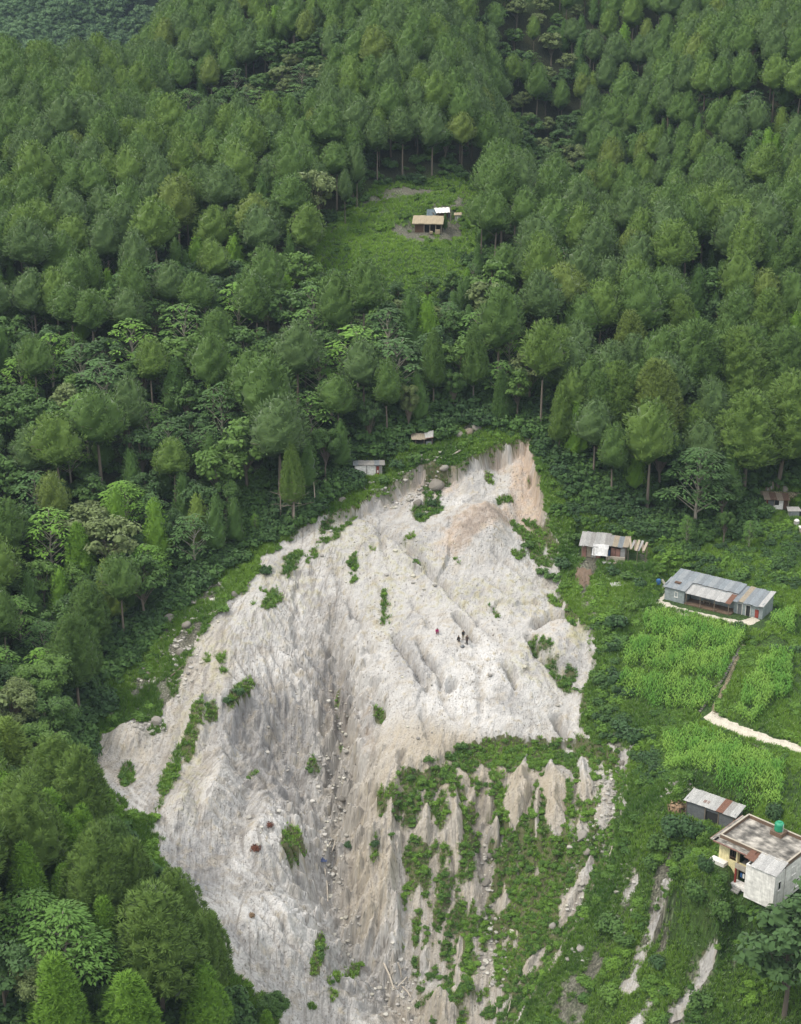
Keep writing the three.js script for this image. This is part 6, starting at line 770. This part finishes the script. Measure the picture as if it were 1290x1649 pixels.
// dead trees and pale bare stems
function bareTree(u, v, h, label, seed, branches, material, r0 = 0.17) { const p = ground(u, v), r = rng(seed), o = thing('dead_tree', label, 'dead tree', p), T = [], a = V(0, -0.4, 0), lean = (r() - 0.5) * 0.8; const top = V(lean, h, (r() - 0.5) * 0.6); limb(T, a, top.clone().multiplyScalar(0.55), r0, r0 * 0.7, 7); limb(T, top.clone().multiplyScalar(0.55), top, r0 * 0.7, 0.04, 6); part('trunk', mergeGeometries(T), material, o); const B = []; for (let i = 0; i < branches; i++) { const t = lerp(0.4, 0.97, i / branches), c = top.clone().multiplyScalar(t), ang = i * 2.4, l = h * 0.3 * (1.15 - t) * (0.8 + 0.5 * r()) + 0.5, e = c.clone().add(V(Math.cos(ang) * l, l * 0.25, Math.sin(ang) * l)); limb(B, c, e, 0.055, 0.02, 4); for (let k = 0; k < 3; k++) { const s = c.clone().lerp(e, 0.35 + k * 0.22), d = V((r() - 0.5), 0.35 * r(), (r() - 0.5)).multiplyScalar(l * 0.6); limb(B, s, s.clone().add(d), 0.025, 0.01, 3); } } if (B.length) part('branch', mergeGeometries(B), material, o); return o; }
const deadBark = mat(0.27, 0.235, 0.21); bareTree(474, 856, 11, 'grey dead tree with bare branches in front of the lone pine', 61, 26, deadBark, 0.22); bareTree(452, 846, 8, 'second bare grey trunk left of the dead tree', 62, 8, deadBark, 0.16); bareTree(508, 818, 4.6, 'pale broken bare stem right of the dead tree', 63, 0, mat(0.5, 0.45, 0.38), 0.15); bareTree(523, 800, 3.4, 'short pale bare stem left of the white hut', 64, 0, mat(0.48, 0.43, 0.36), 0.13); bareTree(375, 880, 5.0, 'pale crooked thin stem at the left forest edge', 65, 2, mat(0.45, 0.4, 0.33), 0.1); bareTree(383, 874, 4.5, 'second pale thin stem at the left forest edge', 66, 2, mat(0.45, 0.4, 0.33), 0.09);
// dried uprooted bushes, tarp scrap, barrel, heaps, revetment
function driedBush(u, v, s, label, material, seed) { const p = ground(u, v), r = rng(seed), o = thing('dried_bush', label, 'dried bush', p), T = []; for (let i = 0; i < 60; i++) { const d = onSphere(r); d.y = Math.abs(d.y) * 0.8; const e = d.clone().multiplyScalar(s * (0.6 + 0.5 * r())); limb(T, V((r() - 0.5) * s * 0.3, 0, (r() - 0.5) * s * 0.3), e, 0.045 * s, 0.015, 3); } part('twigs', mergeGeometries(T), material, o); const L = new Leaves(); for (let i = 0; i < 180; i++) { const d = onSphere(r); d.y = Math.abs(d.y) * 0.8; leaf(L, r, d.clone().multiplyScalar(s * (0.4 + 0.6 * r())), d, 0.22 * s); } part('leaves', L.build(), material, o); }
const redLeaf = new THREE.MeshStandardMaterial({ color: new THREE.Color().setRGB(0.14, 0.055, 0.035), roughness: 1, side: THREE.DoubleSide }), strawLeaf = new THREE.MeshStandardMaterial({ color: new THREE.Color().setRGB(0.22, 0.15, 0.09), roughness: 1, side: THREE.DoubleSide });
driedBush(412, 1368, 0.95, 'reddish brown dried bush lying on the lower mound, larger', redLeaf, 71); driedBush(434, 1331, 0.75, 'reddish brown dried bush above the larger one on the mound', redLeaf, 72); driedBush(1090, 1302, 1.5, 'heap of brown dried brushwood beside the tin shed', strawLeaf, 73); driedBush(405, 1476, 0.6, 'small brown dried bush on the pale lower mound', strawLeaf, 74);
{ const p = ground(521, 1389), o = thing('tarp_scrap', 'crumpled blue tarp scrap lying in the main gully', 'tarp', [p[0], p[1] + 0.1, p[2]]); part('sheet', (() => { const g = new THREE.PlaneGeometry(1.1, 0.8, 9, 7).rotateX(-1.2), q = g.getAttribute('position'); for (let i = 0; i < q.count; i++) q.setY(i, q.getY(i) + 0.22 * noise(q.getX(i) * 4, q.getZ(i) * 4 + i * 0.01) + 0.15); g.computeVertexNormals(); return g; })(), mat(0.05, 0.07, 0.16), o);
  const b = ground(1060, 944), k = thing('water_barrel', 'blue plastic barrel standing on the grass left of the metal house', 'barrel', b); part('body', new THREE.LatheGeometry([[0.02, 0], [0.36, 0], [0.4, 0.08], [0.42, 0.4], [0.39, 0.45], [0.42, 0.5], [0.4, 0.9], [0.33, 1.0]].map(([x, y]) => new THREE.Vector2(x, y)), 16), M.blue, k); part('lid', new THREE.CylinderGeometry(0.33, 0.33, 0.05, 16).translate(0, 1.0, 0), M.blue, k);
  const w = ground(1072, 946), t = thing('board', 'white board lying beside the blue barrel', 'board', [w[0], w[1] + 0.12, w[2]], 0.2); part('panel', bx(2.2, 0.06, 0.9, 0, 0.1, 0, 0.1), M.white, t); part('batten', bx(2.2, 0.08, 0.08, 0, 0.17, 0.3), M.woodPale, t);
  const s = ground(998, 944), d = thing('scrap_sheets', 'flat grey scrap sheets lying below the shack', 'scrap metal', [s[0], s[1] + 0.15, s[2]], 0.15); for (let i = 0; i < 4; i++) part('sheet', ribbed([-1.6 + i * 0.75, 0.25 + 0.05 * i, -0.6], [-0.7 + i * 0.75, 0.2, -0.6], [-0.6 + i * 0.75, 0.05, 0.6], [-1.5 + i * 0.75, 0.08, 0.6], 3), M.pale[i % 3], d);
}
{ // earth heap and revetment by the slide
  const p = ground(940, 928), g = new THREE.IcosahedronGeometry(1, 5), q = g.getAttribute('position'); for (let i = 0; i < q.count; i++) { const x = q.getX(i), y = q.getY(i), z = q.getZ(i), s = 1 + 0.55 * fbm(x * 2.2 + 4, y * 2.2 + z * 1.7, 4) + 0.2 * noise(x * 7, z * 7 + y * 5); q.setXYZ(i, x * s * 1.5, y * s * 0.7, z * s * 2.9); } g.deleteAttribute('uv'); g.computeVertexNormals(); const o = new THREE.Mesh(g, new THREE.MeshStandardMaterial({ color: new THREE.Color().setRGB(0.13, 0.092, 0.065), roughness: 1 })); o.name = 'earth_heap'; o.position.set(p[0], p[1] - 0.15, p[2]); o.rotation.x = slopeAt(p[0], p[2])[1] * -0.9; tag(o, 'heap of brown slid earth below the shack', 'earth heap'); o.castShadow = o.receiveShadow = true; scene.add(o);
  const a = ground(934, 962), b = ground(956, 958), c = ground(970, 998), d = ground(944, 1000), w = thing('stone_revetment', 'grey stone revetment strip on the bank right of the slide', 'stone wall', a), r = rng(81), n = V(0, 1, 0.45).normalize();
  for (let i = 0; i < 8; i++) for (let j = 0; j < 6; j++) { const s = (j + 0.5 + (r() - 0.5) * 0.4) / 6, t = (i + 0.5 + (r() - 0.5) * 0.3) / 8, x = lerp(lerp(a[0], b[0], s), lerp(d[0], c[0], s), t), z = lerp(lerp(a[2], b[2], s), lerp(d[2], c[2], s), t), m = part('stone', pebbles[(i + j) % 2], rockMats[(i * 3 + j) % 2 ? 1 : 0], w); m.position.set(x - a[0], height(x, z) + 0.06 - a[1], z - a[2]); m.scale.set(0.34, 0.24, 0.55); m.rotation.set(0.5, r() * 0.6, 0); }
}
{ // dry stone edging along the track
  const line = new THREE.CatmullRomCurve3([[1192, 1046], [1178, 1070], [1163, 1096], [1150, 1112], [1138, 1132], [1126, 1152]].map(([u, v]) => { const p = ground(u, v); return V(p[0], 0, p[2]); })), p0 = line.getPointAt(0), w = thing('stone_edging', 'low grey stone edging between the maize plots and the grass track', 'stone wall', [p0.x, height(p0.x, p0.z), p0.z]), n = Math.floor(line.getLength() / 0.42), r = rng(82);
  for (let i = 0; i < n; i++) { const c = line.getPointAt(i / n), m = part('stone', pebbles[i % 2], rockMats[i % 3 ? 1 : 0], w); m.position.set(c.x - p0.x + (r() - 0.5) * 0.15, height(c.x, c.z) + 0.14 - w.position.y, c.z - p0.z + (r() - 0.5) * 0.15); m.scale.set(0.26 + r() * 0.1, 0.22, 0.28); m.rotation.y = r() * 6; }
  const l2 = new THREE.CatmullRomCurve3([[1172, 1184], [1200, 1196], [1240, 1212], [1290, 1232]].map(([u, v]) => { const p = ground(u, v); return V(p[0], 0, p[2]); })), q0 = l2.getPointAt(0), w2 = thing('stone_edging', 'dark stone edging along the lower side of the pale footpath', 'stone wall', [q0.x, height(q0.x, q0.z), q0.z]), n2 = Math.floor(l2.getLength() / 0.45);
  for (let i = 0; i < n2; i++) { const c = l2.getPointAt(i / n2), m = part('stone', pebbles[i % 2], rockMats[1], w2); m.position.set(c.x - q0.x, height(c.x, c.z) + 0.1 - w2.position.y, c.z - q0.z + (r() - 0.5) * 0.2); m.scale.set(0.3 + r() * 0.1, 0.28, 0.3); m.rotation.y = r() * 6; }
}
// people on the slab
function person(u, v, turn, label, colours, joints) {
  const p = ground(u, v), o = thing('person', label, 'person', p, turn), S = 2.0;
  const field = (bones, res = 56) => { const mc = new MarchingCubes(res, new THREE.MeshBasicMaterial(), false, false, 60000); mc.isolation = 0; const n = res; for (let k = 0; k < n; k++) for (let j = 0; j < n; j++) for (let i = 0; i < n; i++) { const x = (i / (n - 1) * 2 - 1) * S / 2 * 1.0, y = (j / (n - 1)) * S - 0.06, z = (k / (n - 1) * 2 - 1) * S / 2; let d = 0; for (const [a, b, ra, rb] of bones) { const bx_ = b[0] - a[0], by = b[1] - a[1], bz = b[2] - a[2], t = clamp(((x - a[0]) * bx_ + (y - a[1]) * by + (z - a[2]) * bz) / (bx_ * bx_ + by * by + bz * bz)), e = Math.hypot(x - a[0] - t * bx_, y - a[1] - t * by, z - a[2] - t * bz) - lerp(ra, rb, t); d += Math.exp(-e * 45); } mc.field[i + j * n + k * n * n] = Math.log(d) / 45; } mc.update(); const c = mc.count, P = mc.positionArray.slice(0, c * 3), N = mc.normalArray.slice(0, c * 3); for (let i = 0; i < P.length; i += 3) { P[i] *= S / 2; P[i + 1] = (P[i + 1] + 1) / 2 * S - 0.06; P[i + 2] *= S / 2; } const g = new THREE.BufferGeometry(); g.setAttribute('position', new THREE.BufferAttribute(P, 3)); g.setAttribute('normal', new THREE.BufferAttribute(N, 3)); return g; };
  const J = joints, leg = (h, k, f, t) => [[h, k, 0.085, 0.06], [k, f, 0.058, 0.042], [f, t, 0.045, 0.035]], arm = (s, e, w, q) => [[s, e, 0.055, 0.042], [e, w, 0.04, 0.03], [w, q, 0.032, 0.02]];
  const skin = mat(0.2, 0.12, 0.08); const trunkB = [[J.hip, J.chest, 0.13, 0.15], [J.hl, J.hr, 0.09, 0.09], [J.sl, J.sr, 0.075, 0.075]];
  const whole = [...trunkB, ...leg(J.hl, J.kl, J.fl, J.tl), ...leg(J.hr, J.kr, J.fr, J.tr), ...arm(J.sl, J.el, J.wl, J.ql), ...arm(J.sr, J.er, J.wr, J.qr), [J.chest, J.neck, 0.07, 0.055], [J.neck, J.head, 0.06, 0.095], [J.head, [J.head[0], J.head[1] + 0.06, J.head[2] - 0.01], 0.1, 0.095]];
  const grow = (b, e) => b.map(([x, y, r1, r2]) => [x, y, r1 + e, r2 + e]);
  part('body', field(whole), skin, o); part('shirt', field(grow([...trunkB, [J.sl, J.el, 0.055, 0.042], [J.sr, J.er, 0.055, 0.042]], 0.018)), colours[0], o); part('trousers', field(grow([[J.hl, J.hr, 0.09, 0.09], [J.hl, J.kl, 0.085, 0.06], [J.kl, J.fl, 0.058, 0.045], [J.hr, J.kr, 0.085, 0.06], [J.kr, J.fr, 0.058, 0.045]], 0.016)), colours[1], o); const hd = J.head; part('hair', field([[[hd[0], hd[1] + 0.07, hd[2] - 0.03], [hd[0], hd[1] + 0.03, hd[2] - 0.05], 0.1, 0.085]]), M.dark, o);
}
const stand = { hip: [0, 0.95, 0], chest: [0, 1.3, 0.01], neck: [0, 1.47, 0.01], head: [0, 1.58, 0.03], hl: [0.09, 0.92, 0], hr: [-0.09, 0.92, 0], kl: [0.11, 0.5, 0.05], kr: [-0.12, 0.5, -0.02], fl: [0.12, 0.06, -0.02], fr: [-0.13, 0.06, -0.06], tl: [0.14, 0.03, 0.14], tr: [-0.15, 0.03, 0.1], sl: [0.18, 1.4, 0], sr: [-0.18, 1.4, 0], el: [0.24, 1.12, -0.02], er: [-0.24, 1.12, -0.02], wl: [0.24, 0.88, 0.08], wr: [-0.23, 0.88, 0.09], ql: [0.23, 0.74, 0.12], qr: [-0.22, 0.74, 0.12] };
const squat = { hip: [0, 0.32, -0.12], chest: [0, 0.68, 0.02], neck: [0, 0.84, 0.07], head: [0, 0.95, 0.12], hl: [0.1, 0.32, -0.1], hr: [-0.1, 0.32, -0.1], kl: [0.17, 0.52, 0.28], kr: [-0.17, 0.52, 0.28], fl: [0.15, 0.06, 0.1], fr: [-0.15, 0.06, 0.1], tl: [0.17, 0.03, 0.28], tr: [-0.17, 0.03, 0.28], sl: [0.18, 0.76, 0.04], sr: [-0.18, 0.76, 0.04], el: [0.24, 0.54, 0.18], er: [-0.24, 0.54, 0.18], wl: [0.12, 0.5, 0.36], wr: [-0.12, 0.5, 0.36], ql: [0.05, 0.5, 0.46], qr: [-0.05, 0.5, 0.46] };
person(746, 1031, 0.4, 'person in dark clothes with pale trousers standing on the slab, uppermost', [M.dark, M.woodPale], stand); person(752, 1040, -0.5, 'person in dark clothes standing on the slab, lower right of the other', [mat(0.07, 0.05, 0.045), mat(0.05, 0.05, 0.055)], stand); person(738, 1034, 0.9, 'person in dark clothes squatting left of the two standing', [M.dark, M.dark], squat); person(704, 1022, 0.2, 'person in magenta clothes squatting alone on the slab', [mat(0.36, 0.02, 0.15), mat(0.3, 0.02, 0.13)], squat);
{ const p = ground(745, 1042), o = thing('bag', 'grey bag lying at the feet of the standing people', 'bag', p, 0.4); part('sack', (() => { const g = new THREE.SphereGeometry(0.28, 12, 8), q = g.getAttribute('position'); for (let i = 0; i < q.count; i++) q.setXYZ(i, q.getX(i) * 1.3, Math.max(-0.1, q.getY(i)) * 0.9 + 0.1, q.getZ(i) * 0.9); g.computeVertexNormals(); return g; })(), M.tinDark, o); part('strap', new THREE.TorusGeometry(0.14, 0.02, 6, 14, Math.PI).translate(0, 0.3, 0), M.dark, o); }
// ---------------------------------------------------------------- the far wooded mountain beyond the left ridge
{
  const g = new THREE.PlaneGeometry(900, 700, 90, 70).rotateX(-Math.PI / 2), q = g.getAttribute('position'), C = new Float32Array(q.count * 3), list = [], r = rng(99), top = (x, z) => -90 + sstep(-680, -1250, z) * 330 + fbm(x * 0.006, z * 0.006, 4) * 50;
  for (let i = 0; i < q.count; i++) { const x = q.getX(i) - 330, z = q.getZ(i) - 1000; q.setXYZ(i, x, CAM_Y + top(x, z) - 60, z); C.set([0.05, 0.08, 0.035], i * 3); } g.setAttribute('color', new THREE.BufferAttribute(C, 3)); g.computeVertexNormals(); struct('far_mountain', g, hillMat);
  for (let i = 0; i < 7000; i++) { const z = -lerp(700, 1250, r()), x = -z * lerp(-0.285, -0.12, r()); list.push([x, CAM_Y + top(x, z) - 61, z, r() * 6.28, 1 + r() * 0.4]); }
  stuff('far_forest', KINDS.broad.far[0].crown, instMat(), list, 'hazy blue-green forest on the far mountain in the top left corner', 'forest', (i) => { const t = hash(i, 5); return [lerp(0.08, 0.14, t), lerp(0.16, 0.24, t), lerp(0.06, 0.1, t)]; });
}
buildGround();
renderer.render(scene, camera);
